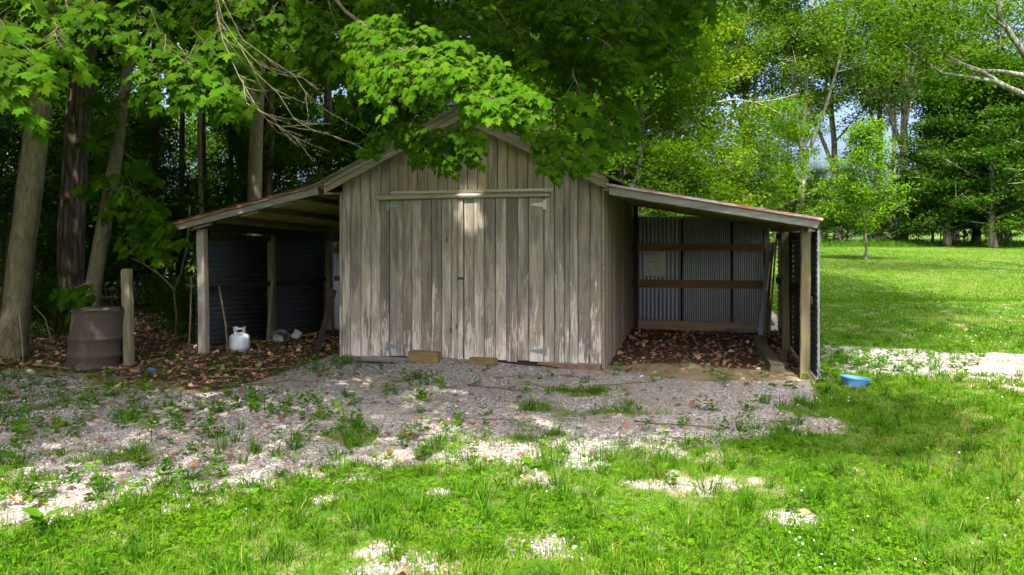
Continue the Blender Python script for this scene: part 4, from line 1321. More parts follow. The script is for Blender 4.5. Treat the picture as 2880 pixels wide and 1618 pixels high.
def ridged(b, pts, rad, sides=36, depth=.03, freq=10, sub=7, seed=1):
    """trunk with upright bark ridges, bosses and a flared foot"""
    pts = [np.array(p, float) for p in pts]
    PP = []; RR = []
    for i in range(len(pts) - 1):
        for k in range(sub):
            f = k / sub
            PP.append(pts[i] * (1 - f) + pts[i + 1] * f); RR.append(rad[i] * (1 - f) + rad[i + 1] * f)
    PP.append(pts[-1]); RR.append(rad[-1])
    b0 = len(b.v)
    b.tube(PP, RR, sides, cap=False)
    for i, c in enumerate(PP):
        a = np.arange(sides) / sides
        h = c[2]
        m = 1 + depth / .2 * 1.6 * (vnoise(a * freq * 2.2 + 40, np.full(sides, h * 1.5), seed) - .5) + .10 * (vnoise(a * 4 + 9, np.full(sides, h * 1.1), seed + 3) - .5)
        fl = .55 * np.exp(-max(0, h - gz(c[0], c[1])) / .16) * vnoise(a * 6 + 3, np.full(sides, 0.5), seed + 5)
        for k in range(sides):
            v_ = np.array(b.v[b0 + i * sides + k]); b.v[b0 + i * sides + k] = tuple(c + (v_ - c) * (m[k] + fl[k]))


# the maple that carries them: leaning trunk at the left edge
mt = thing('maple_tree', 'big leaning maple at the far left whose leafy boughs hang over the shed', 'tree', tuple(at(22, 905, 10.35)))
b = MB()
tp = [at(12, 940, 10.35), at(22, 900, 10.35), at(40, 760, 10.38), at(58, 600, 10.4), at(78, 450, 10.42), at(96, 300, 10.45), at(112, 130, 10.5), at(124, -60, 10.5), at(130, -330, 10.5), at(160, -640, 10.4)]
ridged(b, tp, [.27, .19, .165, .158, .155, .152, .150, .14, .115, .07], 40, .022, 9)
limbs = [(tp[7], (-5.6, -3.2, 5.6), (-2.6, -4.2, 5.6), (-1.0, -4.0, 5.0), .10), (tp[7], (-6.4, -4.2, 5.8), (-4.6, -5.6, 5.6), (-3.0, -6.2, 5.4), .08), (tp[8], (-5.0, -1.4, 8.4), (-1.5, -1.8, 9.2), (2.2, -1.2, 9.6), .11),
         (tp[8], (-5.5, -3.5, 8.2), (-2.5, -5.5, 8.8), (.4, -6.4, 8.8), .10), (tp[9], (-6.5, -.5, 11.2), (-3.5, .5, 12.2), (0, 1.0, 12.8), .07), (tp[8], (-9.2, -3.4, 8.2), (-10.5, -5.2, 9.4), (-11.4, -6.4, 10), .08), (tp[7], (-8.6, 1.2, 7.0), (-8.0, 3.2, 8.2), (-7.2, 5.0, 8.8), .08),
         (tp[7], (-5.4, -2.0, 5.4), (-2.8, -1.6, 5.2), (.6, -.8, 5.4), .08)]
for (p0, p1, p2, p3, r) in limbs:
    b.tube([p0, (np.array(p0) + np.array(p1)) / 2 + (0, 0, .2), p1, p2, p3], [r, r * .85, r * .7, r * .45, r * .15], 8, cap=False)
b.tube([(-2.6, -4.2, 5.6), stem[0] + (-.5, 0, .6), stem[0]], [.035, .025, .017], 6, cap=False)
b.build('trunk', M['barkgrey'], mt, tuple(tp[1]), smooth=True)
# fine creeper stems on the trunk
for q in range(2):
    b = MB(); pts = []
    for i in range(9):
        f = i / 8; k_ = f * 4.5 + .6
        i0 = int(k_); c = tp[i0] * (1 - k_ + i0) + tp[i0 + 1] * (k_ - i0)
        a = -1.3 + q * .9 + math.sin(f * 5 + q * 2) * .7
        rr = .180 - .02 * f
        pts.append(c + np.array([math.sin(a) * rr, -math.cos(a) * rr, 0]))
    b.tube(pts, .008, 5); b.build('vine', M['dark'], mt, tuple(pts[0]))
# nearest 300 leaves are parts of their own
ap = S_ / ((P_ - CAMN) @ FWD)
uvx = ((P_ - CAMN) @ RIGHT) / ((P_ - CAMN) @ FWD) * FPX + 1440; uvy = HOR - (P_[:, 2] - CAM.z) / ((P_ - CAMN) @ FWD) * FPX
ap = np.where((uvx > 20) & (uvx < 2860) & (uvy > 10), ap, 0)
top = np.argsort(-ap)[:300]
lm = []
for tv, tf in MAPLE:
    me = np_mesh('leaf', tv, tf, M['maple'], np.full(len(tv), .5))
    lm.append(me)
mtw = np.array(WPOS[mt.name])
from mathutils import Matrix
for j, i in enumerate(top):
    o = bpy.data.objects.new('leaf', lm[j % 3])
    y = norm(D_[i]); z = N_[i] - y * np.dot(N_[i], y); z = norm(z); x = np.cross(y, z)
    COL.objects.link(o); o.parent = mt
    s = S_[i]; q = P_[i] - mtw
    o.matrix_local = Matrix(((x[0] * s, y[0] * s, z[0] * s, q[0]), (x[1] * s, y[1] * s, z[1] * s, q[1]), (x[2] * s, y[2] * s, z[2] * s, q[2]), (0, 0, 0, 1)))
rest = np.ones(len(P_), bool); rest[top] = False
ri = np.where(rest)[0]
parts = []; lit_parts = []
for q in range(3):
    for sel, dst in ((ri[ri >= nA], parts), (ri[ri < nA], lit_parts)):
        s_i = sel[q::3]
        dst.append(instance_np(*MAPLE[q], P_[s_i], D_[s_i], N_[s_i], S_[s_i]))
V, F, rr = join_np(lit_parts)
fo = link(bpy.data.objects.new('hanging_foliage', np_mesh('hanging_foliage', V - mtw, F, M['maple'], rr)), mt, tuple(mtw)); fo['kind'] = 'stuff'  # sunlit spray gets the brighter green, shaded leaves the canopy green

# the rest of the crown, mostly above the frame: placed so that its shade falls where it does in the photograph
SHADE = [(-13, -5.7), (-4.2, -5.35), (-3.3, -4.95), (-2.6, -4.75), (-2.05, -4.25), (-1.7, -3.5), (-.85, -2.95), (.26, -2.85), (1.66, -2.55), (2.55, -2.6), (3.1, -1.75), (2.75, -.95), (2.55, .6), (2.55, 6), (-13, 6)]
FIELD = [(2.6, 3.4), (3.6, 3.2), (4.6, 5.0), (5.5, 7.2), (5.7, 10.5), (5.1, 15.0), (2.9, 15.6), (2.5, 8)]
SHX, SHY = -TO_SUN.x / TO_SUN.z, -TO_SUN.y / TO_SUN.z     # shadow offset per metre of height


def vlimit(u):
    return np.interp(u, [-400, 0, 120, 330, 420, 600, 900, 1700, 1760, 2576], [200, 120, 90, 60, 80, 100, 90, 60, 0, -30])


def canopy(poly, nclump, per, hlo, hhi, rad, seed):
    rg = np.random.default_rng(seed)
    xs_ = [p[0] for p in poly]; ys_ = [p[1] for p in poly]
    out = []
    while len(out) < nclump:
        x, y = rg.uniform(min(xs_), max(xs_)), rg.uniform(min(ys_), max(ys_))
        if poly_mask(np.array([x]), np.array([y]), poly)[0]:
            h = rg.uniform(hlo, hhi); out.append((x - SHX * h, y - SHY * h, h))
    c = np.repeat(np.array(out), per, 0)
    p = c + rg.normal(0, 1, c.shape) * np.array([rad, rad, rad * .38])
    rel = p - CAMN
    Dp = rel @ FWD
    u = ((rel @ RIGHT) / np.maximum(Dp, .1) * FPX + 1440) / K; v = (HOR - rel[:, 2] / np.maximum(Dp, .1) * FPX) / K
    bad = (Dp > .3) & (u > -150) & (u < 2720) & (v > vlimit(u))
    bad |= (np.linalg.norm(rel, axis=1) < 1.5)
    p = p[~bad]
    d = norm(rg.normal(0, 1, p.shape) * (1, 1, .35) + (0, 0, -.35)); n = norm(rg.normal(0, .35, p.shape) + (0, -.35, 1.0))
    return p, d, n, rg.uniform(.13, .22, len(p))


# keep open the gaps through which the sun reaches the hanging sprays
e1 = norm(np.cross(SUNV, np.array([1.0, 0, 0]))); e2 = np.cross(SUNV, e1)
def cells(p, q=.17): return np.floor(np.stack([p @ e1, p @ e2], 1) / q).astype(int)
LIT = set()
for c0 in cells(P_[:nA]):
    LIT.add((c0[0], c0[1]))
for c0 in cells(P_[nB:nB + 1300:4]): LIT.add((c0[0], c0[1]))
YARD = [(1.5, -2.3), (2.6, -2.75), (3.35, -2.1), (3.1, -1.2), (1.9, -1.3)]
FAC = [(-4.2, -.2), (.5, -.2), (.5, 1.7), (-4.2, 1.7)]
GRV = [(-3.6, -2.4), (2.3, -2.2), (2.3, -.1), (-3.6, -.1)]
SPOT = (-1.95, 1.33)
for args in ((FAC, 110, 60, 8.5, 12.0, .42, 6), (GRV, 90, 60, 9.5, 13.0, .45, 7), (YARD, 46, 70, 7.0, 10.0, .35, 3), (SHADE, 420, 62, 4.6, 9.0, .45, 1), (SHADE, 320, 60, 9.5, 13.5, .62, 2)):
    p, d, n, s_ = canopy(*args)
    ok = np.array([(a_, b_) not in LIT for a_, b_ in cells(p)])
    ok &= np.hypot((p[:, 0] + SHX * p[:, 2] - SPOT[0]) * 1.3, p[:, 1] + SHY * p[:, 2] - SPOT[1]) > .30
    p, d, n, s_ = p[ok], d[ok], n[ok], s_[ok]
    parts.append(instance_np(SIMPLE_V, SIMPLE_F, p, d, n, s_))
V, F, rr = join_np(parts)
me = np_mesh('foliage', V - mtw, F, M['canopy'], rr)
fo = link(bpy.data.objects.new('foliage', me), mt, tuple(mtw)); fo['kind'] = 'stuff'
o = sp.tw.build('twigs', M['twig'], mt, tuple(mtw)); o['kind'] = 'stuff'

# dead bare branch hanging at the upper left
rg = random.Random(4)
b = MB()
def bare(pts, r, depth):
    b.tube(pts, [r * (1 - .7 * i / (len(pts) - 1)) for i in range(len(pts))], 5, cap=False)
    if depth == 0: return
    for i in range(1, len(pts)):
        for _ in range(2 if depth > 1 else 1):
            if rg.random() < .15: continue
            p = np.array(pts[i - 1]) + (np.array(pts[i]) - np.array(pts[i - 1])) * rg.random()
            d = norm(np.array(pts[i]) - np.array(pts[i - 1]))
            L = rg.uniform(.12, .30) * (1.0 if depth > 1 else .45)
            e = norm(d + np.array([rg.uniform(-.3, .8), rg.uniform(-.6, .6), rg.uniform(-.5, .55)]))
            q = [p]
            for k in range(3):
                e = norm(e + np.array([rg.uniform(-.15, .15), rg.uniform(-.15, .15), rg.uniform(-.1, .22)]))
                q.append(q[-1] + e * L / 3)
            bare(q, r * .45, depth - 1)
Dd = 5.6
for path in ([(538, -40), (560, 50), (600, 110), (640, 180), (700, 235), (740, 300), (790, 330), (850, 345)], [(538, -40), (575, 30), (610, 100), (680, 150), (740, 190), (780, 250), (840, 290)], [(545, 30), (560, 100), (600, 190), (640, 260), (670, 300), (720, 330), (770, 370)], [(600, 110), (650, 160), (700, 185), (760, 195), (800, 225)], [(610, 200), (620, 260), (690, 300), (700, 320), (770, 315)]):
    bare([at(u, v, Dd + rg.uniform(-.05, .05)) for u, v in path], .0048, 2)
o = b.build('dead_branch', M['deadtwig'], mt, tuple(at(538, -40, Dd))); o['label'] = 'bare dead branch with forked twigs'

# second crown above and behind, out of the frame, shades the field to the right
m2 = thing('maple_tree', 'tall maple rising over the yard right of the shed with its crown out of view', 'tree', (9.5, -7.0, gz(9.5, -7)))
b = MB(); b.tube([(9.5, -7.0, -.2), (9.4, -6.8, 3), (9.2, -6.2, 6.5), (8.4, -4.5, 9.5), (7.2, -2.4, 11.5)], [.34, .28, .24, .18, .10], 12, cap=False)
b.tube([(8.4, -4.5, 9.5), (6.4, -.8, 11.0), (5.2, 1.5, 11.8), (4.6, 3.2, 12)], [.14, .1, .07, .03], 8, cap=False)
b.build('trunk', M['barkgrey'], m2, (9.5, -7, 0), smooth=True)
p, d, n, s_ = canopy(FIELD, 170, 75, 10.5, 13.5, .55, 5)
V, F, rr = instance_np(SIMPLE_V, SIMPLE_F, p, d, n, s_ * 1.15)
w2 = np.array(WPOS[m2.name])
fo = link(bpy.data.objects.new('foliage', np_mesh('foliage', V - w2, F, M['canopy'], rr)), m2, tuple(w2)); fo['kind'] = 'stuff'

# ------------------------------------------------------------------ trees
def make_tree(seed, H, r0, cb, spread, nlimb, nleaf, lsize, lean=(0, 0), fork=False, rc=.75, updir=.7, flat=.45, sides=9, topfade=.55, tmpl=(DIA_V, DIA_F)):
    rg = random.Random(seed); rn = np.random.default_rng(seed)
    b = MB(); tips = []
    n = 9
    tr = []
    w = np.array([0.0, 0.0])
    for i in range(n):
        f = i / (n - 1)
        w = w + np.array([rg.uniform(-1, 1), rg.uniform(-1, 1)]) * H * .010
        tr.append(np.array([lean[0] * f + w[0], lean[1] * f + w[1], f * H * .96 - .15]))
    rad = [r0 * (1.35 if i == 0 else 1) * (1 - .86 * (i / (n - 1)) ** .9) for i in range(n)]
    b.tube(tr, rad, sides, cap=False, wob=.03)
    def trunk_at(f):
        k = f * (n - 1); i = min(int(k), n - 2); return tr[i] * (1 - k + i) + tr[i + 1] * (k - i), rad[i] * (1 - k + i) + rad[i + 1] * (k - i)
    leaders = []
    if fork:
        for q in range(fork):
            f0 = rg.uniform(cb * .55, cb * .95); p, r = trunk_at(f0)
            az = rg.uniform(0, 6.28); L = H * (1 - f0) * rg.uniform(.7, .95)
            pts = [p]; d = np.array([math.cos(az) * .42, math.sin(az) * .42, 1.0])
            for k in range(6):
                d = d + np.array([rg.uniform(-.07, .07), rg.uniform(-.07, .07), .04]); pts.append(pts[-1] + norm(d) * L / 6)
            rr_ = [r * .7 * (1 - .88 * k / 6) for k in range(7)]
            b.tube(pts, rr_, 7, cap=False)
            leaders.append((pts, rr_))
    az = rg.uniform(0, 6.28)
    for i in range(nlimb):
        f = cb + (1 - cb) * (i + rg.random() * .8) / nlimb
        f = min(f, .985)
        if leaders and rg.random() < .6:
            pts_, rr_ = rg.choice(leaders); k = rg.randrange(2, 6); p, r = pts_[k], rr_[k]
        else:
            p, r = trunk_at(f)
        az += 2.4 + rg.uniform(-.4, .4)
        rel = (f - cb) / (1 - cb)
        L = spread * (1 - topfade * rel) * (.55 + .45 * min(1, rel * 4 + .4)) * rg.uniform(.65, 1.1)
        el = rg.uniform(.15, .6) * updir + rel * .5 * updir
        pts = [p]; d = np.array([math.cos(az) * math.cos(el), math.sin(az) * math.cos(el), math.sin(el)])
        ns = 5
        for k in range(ns):
            d = norm(d + np.array([rg.uniform(-.16, .16), rg.uniform(-.16, .16), rg.uniform(-.06, .12)]))
            pts.append(pts[-1] + d * L / ns)
        rl_ = max(.012, min(r * .55, .02 * L + .01))
        b.tube(pts, [rl_ * (1 - .8 * k / ns) for k in range(ns + 1)], 5, cap=False)
        for k in range(2, ns + 1):
            tips.append((pts[k], .55 + .2 * k / ns))
            for _ in range(2):
                e = norm(np.array([rg.uniform(-1, 1), rg.uniform(-1, 1), rg.uniform(-.15, .5)]) + d * .5) * L * rg.uniform(.16, .34)
                q = pts[k] + e
                b.tube([pts[k], pts[k] + e * .5 + (0, 0, .03), q], [rl_ * .35, rl_ * .25, rl_ * .1], 3, cap=False)
                tips.append((q, 1.0))
    tp_ = np.array([t[0] for t in tips]); wt = np.array([t[1] for t in tips]) * rn.uniform(.3, 1.6, len(tips))
    idx = rn.choice(len(tips), nleaf, p=wt / wt.sum())
    off = rn.normal(0, 1, (nleaf, 3)) * np.array([rc, rc, rc * flat])
    off = off / (1 + .25 * np.linalg.norm(off / rc, axis=1, keepdims=True))
    p = tp_[idx] + off
    d = norm(rn.normal(0, 1, p.shape) * (1, 1, .4) + (0, 0, -.35)); nn = norm(rn.normal(0, .42, p.shape) + (0, -.25, 1.0))
    crnd = rn.random(len(tips))[idx] * .7 + rn.random(nleaf) * .3
    V, F, rr = instance_np(tmpl[0], tmpl[1], p, d, nn, rn.uniform(.7, 1.25, nleaf) * lsize, crnd)
    tm = bpy.data.meshes.new('trunk'); tm.from_pydata(b.v, [], b.f); tm.polygons.foreach_set('use_smooth', [True] * len(tm.polygons))
    return tm, V, F, rr


PROTO = {}


def proto(key, *a, **k):
    tm, V, F, rr = make_tree(*a, **k)
    tm.materials.append(M['barkfar'])
    cm = np_mesh('crown', V, F, M['far'], rr)
    PROTO[key] = (tm, cm)


proto('tall_a', 1, 20, .34, .42, 5.2, 32, 22000, .175, fork=3, rc=.72, lean=(.6, .3))
proto('tall_b', 2, 21, .30, .48, 4.2, 32, 19000, .175, fork=1, rc=.66, lean=(-.8, .2))
proto('tall_c', 3, 18, .27, .36, 4.4, 34, 21000, .175, fork=2, rc=.7, lean=(.3, -.6))
proto('wood_a', 8, 17, .24, .38, 5.0, 30, 15000, .22, fork=1, rc=.8, lean=(.7, 0))
proto('wood_b', 9, 16, .17, .42, 4.2, 26, 13000, .22, rc=.8, lean=(-.5, .4))
proto('dense', 4, 10, .20, .10, 4.0, 50, 30000, .16, rc=.58, flat=.30, updir=.45, topfade=.7)
proto('mid', 5, 9.0, .16, .16, 3.2, 44, 26000, .125, rc=.50, flat=.38, topfade=.6)
proto('young', 6, 5.2, .055, .22, 1.75, 38, 8500, .115, rc=.28, flat=.55, topfade=.62, sides=8)
proto('sapling', 7, 6.0, .06, .14, 2.2, 32, 9500, .11, rc=.40, flat=.4, sides=6, tmpl=(OVAL_V, OVAL_F))
proto('shrub', 10, 2.6, .03, .05, 1.5, 26, 4200, .115, rc=.33, flat=.6, sides=5, tmpl=(OVAL_V, OVAL_F))


def plant_tree(key, x, y, sc, rot, label, group=None, name='tree', leaf='far', bark='barkfar', cat='tree', sz=None, dz_=0.0):
    tm, cm = PROTO[key]
    z = gz(x, y) + dz_
    t = bpy.data.objects.new(name, None); t.empty_display_size = .3
    link(t, None, (x, y, z)); t.rotation_euler = (0, 0, rot); t.scale = (sc, sc, sc if sz is None else sz)
    tag(t, label, cat, group)
    for nm, me, mt_ in (('trunk', tm, bark), ('crown', cm, leaf)):
        o = bpy.data.objects.new(nm, me); COL.objects.link(o); o.parent = t
        o.material_slots[0].link = 'OBJECT'; o.material_slots[0].material = M[mt_]
    return t


def ground_at(u, D):
    p = at(u, 0, D); return p[0], p[1]


rt = random.Random(33)
# forest edge beyond the field
FE = [('tall_a', 2275, 47, 1.0, .6, 'tall forked tree with two pale trunks standing at the field edge'),
      ('tall_b', 2215, 50, .95, 2.0, 'slim tall tree just left of the forked pale tree'),
      ('tall_c', 2010, 44, 1.0, 1.2, 'tall tree with a straight pale trunk behind the end of the right roof'),
      ('tall_a', 1880, 46, .95, 3.4, 'broad tall tree rising above the right roof'),
      ('tall_b', 1760, 42, .9, 4.0, 'tall thin tree right of the yellow green tree'),
      ('tall_c', 2110, 52, 1.1, 5.0, 'tall tree behind the bright young field tree'),
      ('tall_b', 2400, 54, 1.0, .4, 'tall tree behind the dark evergreen mass at the right'),
      ('tall_a', 2530, 52, 1.05, 1.7, 'tall broad tree near the right edge of the picture')]
for key, u, D, sc, rot, lab in FE:
    x, y = ground_at(u, D); plant_tree(key, x, y, sc, rot, lab, name='forest_tree')
for i in range(18):
    u = -150 + i * 128 + rt.uniform(-50, 50) if i < 15 else 1700 + (i - 15) * 260 + rt.uniform(-60, 60); D = rt.uniform(60, 84)
    x, y = ground_at(u, D); plant_tree(rt.choice(['tall_a', 'tall_b', 'tall_c']), x, y, rt.uniform(.85, 1.1), rt.uniform(0, 6.28), 'tall leafy tree deep in the woods behind the field edge', 'trees deep in the woods', 'forest_tree')
# darker low-branched trees at the right
for u, D, sc, lab in ((2380, 43, 1.0, 'dark dense low branched tree right of the forked pale tree'), (2500, 41, 1.05, 'dark dense tree with sweeping boughs at the right edge of the field'), (2620, 42, 1.1, 'dark dense tree cut by the right edge of the picture'), (2450, 48, 1.25, 'taller dark dense tree behind the sweeping boughs')):
    x, y = ground_at(u, D); plant_tree('dense', x, y, sc, rt.uniform(0, 6.28), lab, None, 'dense_tree', 'understory')
# undergrowth along the field edge
for i in range(30):
    u = 1690 + i * 33 + rt.uniform(-18, 18); D = rt.uniform(43.5, 50)
    x, y = ground_at(u, D)
    k = rt.choice(['mid', 'sapling', 'shrub', 'sapling'])
    plant_tree(k, x, y, {'mid': .55, 'sapling': .75, 'shrub': 1.4}[k] * rt.uniform(.7, 1.1), rt.uniform(0, 6.28), 'leafy bush in the undergrowth along the field edge', 'undergrowth along the field edge', 'bush', 'understory', cat='bush')
# trees close behind the shed on the right
for key, u, D, sc, leaf, lab in (('mid', 1715, 27, 1.02, 'yellowgreen', 'yellow green tree glowing in the sun right of the shed roof'), ('mid', 1600, 24, 1.0, 'canopy', 'mid green tree behind the right slope of the shed roof'), ('sapling', 1950, 33, 1.15, 'brightgreen', 'bright bushy tree above the low end of the right roof'), ('dense', 1490, 27, .85, 'canopy', 'dense green tree behind the ridge of the shed'),
                                 ('sapling', 1860, 31, 1.0, 'canopy', 'green bushy tree seen through the gap under the right roof'), ('mid', 1390, 21, .8, 'canopy', 'leafy tree right behind the gable of the shed'), ('sapling', 1700, 22, .75, 'canopy', 'low leafy tree at the rear corner of the shed')):
    x, y = ground_at(u, D); plant_tree(key, x, y, sc, rt.uniform(0, 6.28), lab, None, 'leafy_tree', leaf)
# young tree in the field
x, y = ground_at(2178, 28); plant_tree('young', x, y, .98, .5, 'young bright green tree with a thin pale trunk alone on the lawn', None, 'young_tree', 'brightgreen', sz=1.0)

# woods on the left: trunks that show one by one
def lone_trunk(name, pts, rad, bark, label, sides=12, wob=.03, crown=None):
    t = thing(name, label, 'tree', tuple(pts[0]))
    b = MB()
    if sides >= 10: ridged(b, pts, rad, 34, .03 if bark == 'barkrough' else .018, 9, 6, len(label))
    else: b.tube(pts, rad, sides, cap=False, wob=wob)
    b.build('trunk', M[bark], t, tuple(pts[0]), smooth=True)
    if crown:
        tm, cm = PROTO[crown[0]]
        o = bpy.data.objects.new('crown', cm); COL.objects.link(o); o.parent = t
        q = np.array(pts[-1]) - np.array(pts[0]); o.location = (q[0], q[1], q[2] - crown[1]); o.rotation_euler = (0, 0, crown[2]); o.scale = (.95,) * 3
        o.material_slots[0].link = 'OBJECT'; o.material_slots[0].material = M['canopy']
    return t


def upto(p, u, v, D, top):
    q = at(u, v, D); return q


lone_trunk('rough_barked_tree', [at(185, 880, 13.4), at(178, 800, 13.4), at(180, 600, 13.4), at(190, 400, 13.5), at(205, 200, 13.5), at(215, 0, 13.6), at(225, -500, 13.6)], [.27, .215, .205, .205, .205, .20, .16], 'barkrough', 'dark furrowed trunk between the big maple and the slender leaning tree', 14, .05, ('wood_a', 10, .4))
st = lone_trunk('slender_tree', [at(222, 800, 11.3), at(228, 770, 11.3), at(255, 600, 11.3), at(285, 440, 11.35), at(303, 300, 11.4), at(318, 200, 11.4), at(332, 80, 11.5), at(340, -80, 11.5), at(352, -420, 11.5)], [.15, .128, .105, .092, .082, .076, .072, .065, .04], 'barkthin', 'slender leaning trunk rising from behind the rusty drum', 10, .04)
s2 = Spray()
for a, e, D in (((300, 420), (225, 465), 10.9), ((300, 430), (270, 520), 10.8), ((320, 440), (350, 540), 10.8), ((330, 480), (420, 560), 10.8), ((340, 520), (440, 600), 10.9), ((330, 540), (340, 620), 10.7), ((250, 700), (165, 735), 10.5), ((240, 720), (205, 750), 10.5), ((310, 290), (250, 300), 11), ((300, 330), (220, 350), 11), ((320, 200), (380, 260), 11), ((320, 560), (400, 640), 10.9), ((330, 250), (250, 240), 11.2), ((310, 380), (360, 430), 11)):
    s2.twig(at(*a, D), at(*e, D - .15), .34, 8, .16, 2, .06, .006, .5)
p2, d2, n2_, z2 = map(np.array, (s2.p, s2.d, s2.n, s2.s))
V, F, rr = instance_np(*MAPLE[0], p2, d2, n2_, z2)
sw = np.array(WPOS[st.name])
fo = link(bpy.data.objects.new('foliage', np_mesh('foliage', V - sw, F, M['canopy'], rr)), st, tuple(sw)); fo['kind'] = 'stuff'
o = s2.tw.build('twigs', M['twig'], st, tuple(sw)); o['kind'] = 'stuff'
for u, D, r, top, bark, lab, lean_ in ((637, 16.5, .18, 30, 'barkgrey', 'stout grey trunk rising behind the left lean-to roof', 26), (668, 18, .13, 20, 'barkrough', 'dark trunk just right of the stout grey trunk', 22),
                                       (528, 21, .085, 18, 'barkrough', 'thin dark trunk seen over the left lean-to roof, left of the stout trunk', -40), (585, 20, .085, 18, 'barkrough', 'thin upright dark trunk left of the stout grey trunk', -8), (606, 23, .09, 18, 'barkrough', 'second thin dark trunk close to the stout grey trunk', 6),
                                       (500, 17, .06, 12, 'barkthin', 'thin pale stem left of the lean-to roof', 20), (820, 20, .14, 18, 'barkrough', 'dark trunk behind the left slope of the shed roof', 14), (130, 19, .12, 18, 'barkrough', 'dim trunk between the big maple and the furrowed one', 8), (395, 22, .13, 18, 'barkrough', 'dark trunk behind the drum in the shaded woods', -12), (455, 26, .12, 18, 'barkrough', 'dark far trunk left of the lean-to post', 10)):
    base = at(u, 760, D); x, y = base[0], base[1]; z = gz(x, y) - .1
    pts = [(x, y, z)]
    for k in range(1, 7):
        f = k / 6; q = at(u + lean_ * f, 0, D)
        pts.append((q[0] + rt.uniform(-.06, .06), q[1], z + f * 13))
    lone_trunk('woodland_tree', pts, [r * 1.25] + [r * (1 - .55 * k / 6) for k in range(1, 7)], bark, lab, 9, .04, ('wood_b' if r < .15 else 'wood_a', 11.0, rt.uniform(0, 6)) if D > 16 else None)
for i, (x, y) in enumerate(((-15, -3.5), (-13.5, -9), (-19, -8), (-11.5, -14), (-17, -15), (-21, -2), (-8.5, -19), (-12.4, -5.4), (-11.2, -9.6), (-13.5, -2.2), (-16, -6))):
    plant_tree('dense' if i > 6 else rt.choice(['wood_a', 'tall_c', 'dense']), x, y, rt.uniform(.9, 1.1), rt.uniform(0, 6.28), 'tree of the woods that go on to the left of the picture', 'trees left of the picture', 'woodland_tree', 'canopy', 'barkrough')
wl = [(-16, 6), (-13, 11), (-20, 10), (-11, 17), (-17, 18), (-24, 16), (-8, 24), (-14, 26), (-21, 25), (-29, 22), (-5, 20), (-3, 30), (-10, 34), (-18, 35), (-27, 33), (-35, 28), (0, 26), (-6, 14), (-2, 15)]
for i, (x, y) in enumerate(wl):
    plant_tree(rt.choice(['wood_a', 'wood_b', 'tall_c']), x + rt.uniform(-1, 1), y + rt.uniform(-1, 1), rt.uniform(.85, 1.1), rt.uniform(0, 6.28), 'tall tree in the dim woods left of and behind the shed', 'trees in the dim woods', 'woodland_tree', 'understory', 'barkrough')
for i in range(46):
    u = rt.uniform(-60, 1350); D = rt.uniform(15.5, 34)
    if 760 < u: D = rt.uniform(19, 34)
    x, y = ground_at(u, D)
    k = rt.choice(['sapling', 'sapling', 'shrub', 'mid'])
    plant_tree(k, x, y, {'mid': .7, 'sapling': .85, 'shrub': 1.25}[k] * rt.uniform(.75, 1.15), rt.uniform(0, 6.28), 'leafy bush in the shaded undergrowth of the left woods', 'undergrowth of the left woods', 'bush', 'understory', 'barkrough', cat='bush')
for u, D, sc, lab in ((78, 12.2, .32, 'small leafy seedling bush just right of the foot of the big maple'), (95, 12.6, .36, 'small leafy seedling bush between the big maple and the furrowed trunk'), (500, 12.4, .30, 'small leafy seedling bush left of the front post of the left lean-to'), (545, 12.2, .22, 'small leafy seedling bush inside the left lean-to beside its front post'), (455, 13.5, .35, 'small leafy seedling bush beside the crooked bare stem'), (420, 14.5, .4, 'small leafy seedling bush behind the grey broken post')):
    x, y = ground_at(u, D); plant_tree('shrub', x, y, sc, rt.uniform(0, 6.28), lab, 'seedling bushes at the woods edge', 'seedling_bush', 'understory', cat='bush')
# crooked bare stems in the undergrowth
for pts_, r, lab in (([(438, 890, 12.6), (445, 800, 12.6), (438, 730, 12.6), (455, 690, 12.6), (470, 620, 12.7), (478, 520, 12.8)], .026, 'crooked bare stem standing left of the lean-to post'), ([(440, 730, 12.5), (400, 690, 12.5), (355, 660, 12.4), (330, 650, 12.4)], .018, 'bare branch slanting down to the left beside the crooked stem'),
                     ([(60, 925, 10.0), (55, 850, 10.0), (48, 790, 10.0), (52, 760, 10.1)], .014, 'thin upright stick against the foot of the big maple'), ([(-10, 860, 9.9), (15, 820, 10.0), (38, 785, 10.05)], .016, 'dark stick leaning on the big maple at the left edge'), ([(155, 905, 11.6), (128, 850, 11.6), (112, 800, 11.7), (85, 770, 11.8)], .013, 'grey dead stick slanting between the big maple and the drum'),
                     ([(350, 925, 10.6), (355, 890, 10.6), (368, 855, 10.6)], .009, 'short bare twig sticking out of the ground right of the grey post')):
    pp = [at(*q) for q in pts_]
    b = MB(); b.tube(pp, [r * (1 - .5 * i / (len(pp) - 1)) for i in range(len(pp))], 6, wob=.1)
    tag(b.build('bare_stem', M['deadtwig' if r < .02 else 'barkthin'], None, tuple(pp[0]), smooth=True), lab, 'stem')

# big pale limb reaching in from the right, on a tree outside the frame
lt = thing('pale_limbed_tree', 'tree outside the right edge whose pale grey limbs reach into the picture', 'tree', (16.8, 12.2, gz(16.8, 12.2)))
b = MB()
Dl = 21
J = at(2760, 330, Dl)
b.tube([(16.8, 12.2, -.2), (16.7, 12.3, 2), J - (.1, 0, .3), J + (.2, .3, 1.6), J + (.1, .5, 4), J + (-.3, .7, 8)], [.34, .28, .25, .2, .15, .06], 10, cap=False)
b.tube([J, at(2640, 270, Dl), at(2576, 238, Dl), at(2500, 205, Dl), at(2440, 195, Dl), at(2370, 185, Dl), at(2320, 150, Dl), at(2270, 110, Dl)], [.13, .095, .08, .068, .055, .043, .028, .01], 8, cap=False)
b.tube([at(2530, 218, Dl), at(2470, 180, Dl), at(2420, 160, Dl), at(2360, 130, Dl), at(2330, 90, Dl)], [.07, .055, .04, .025, .01], 7, cap=False)
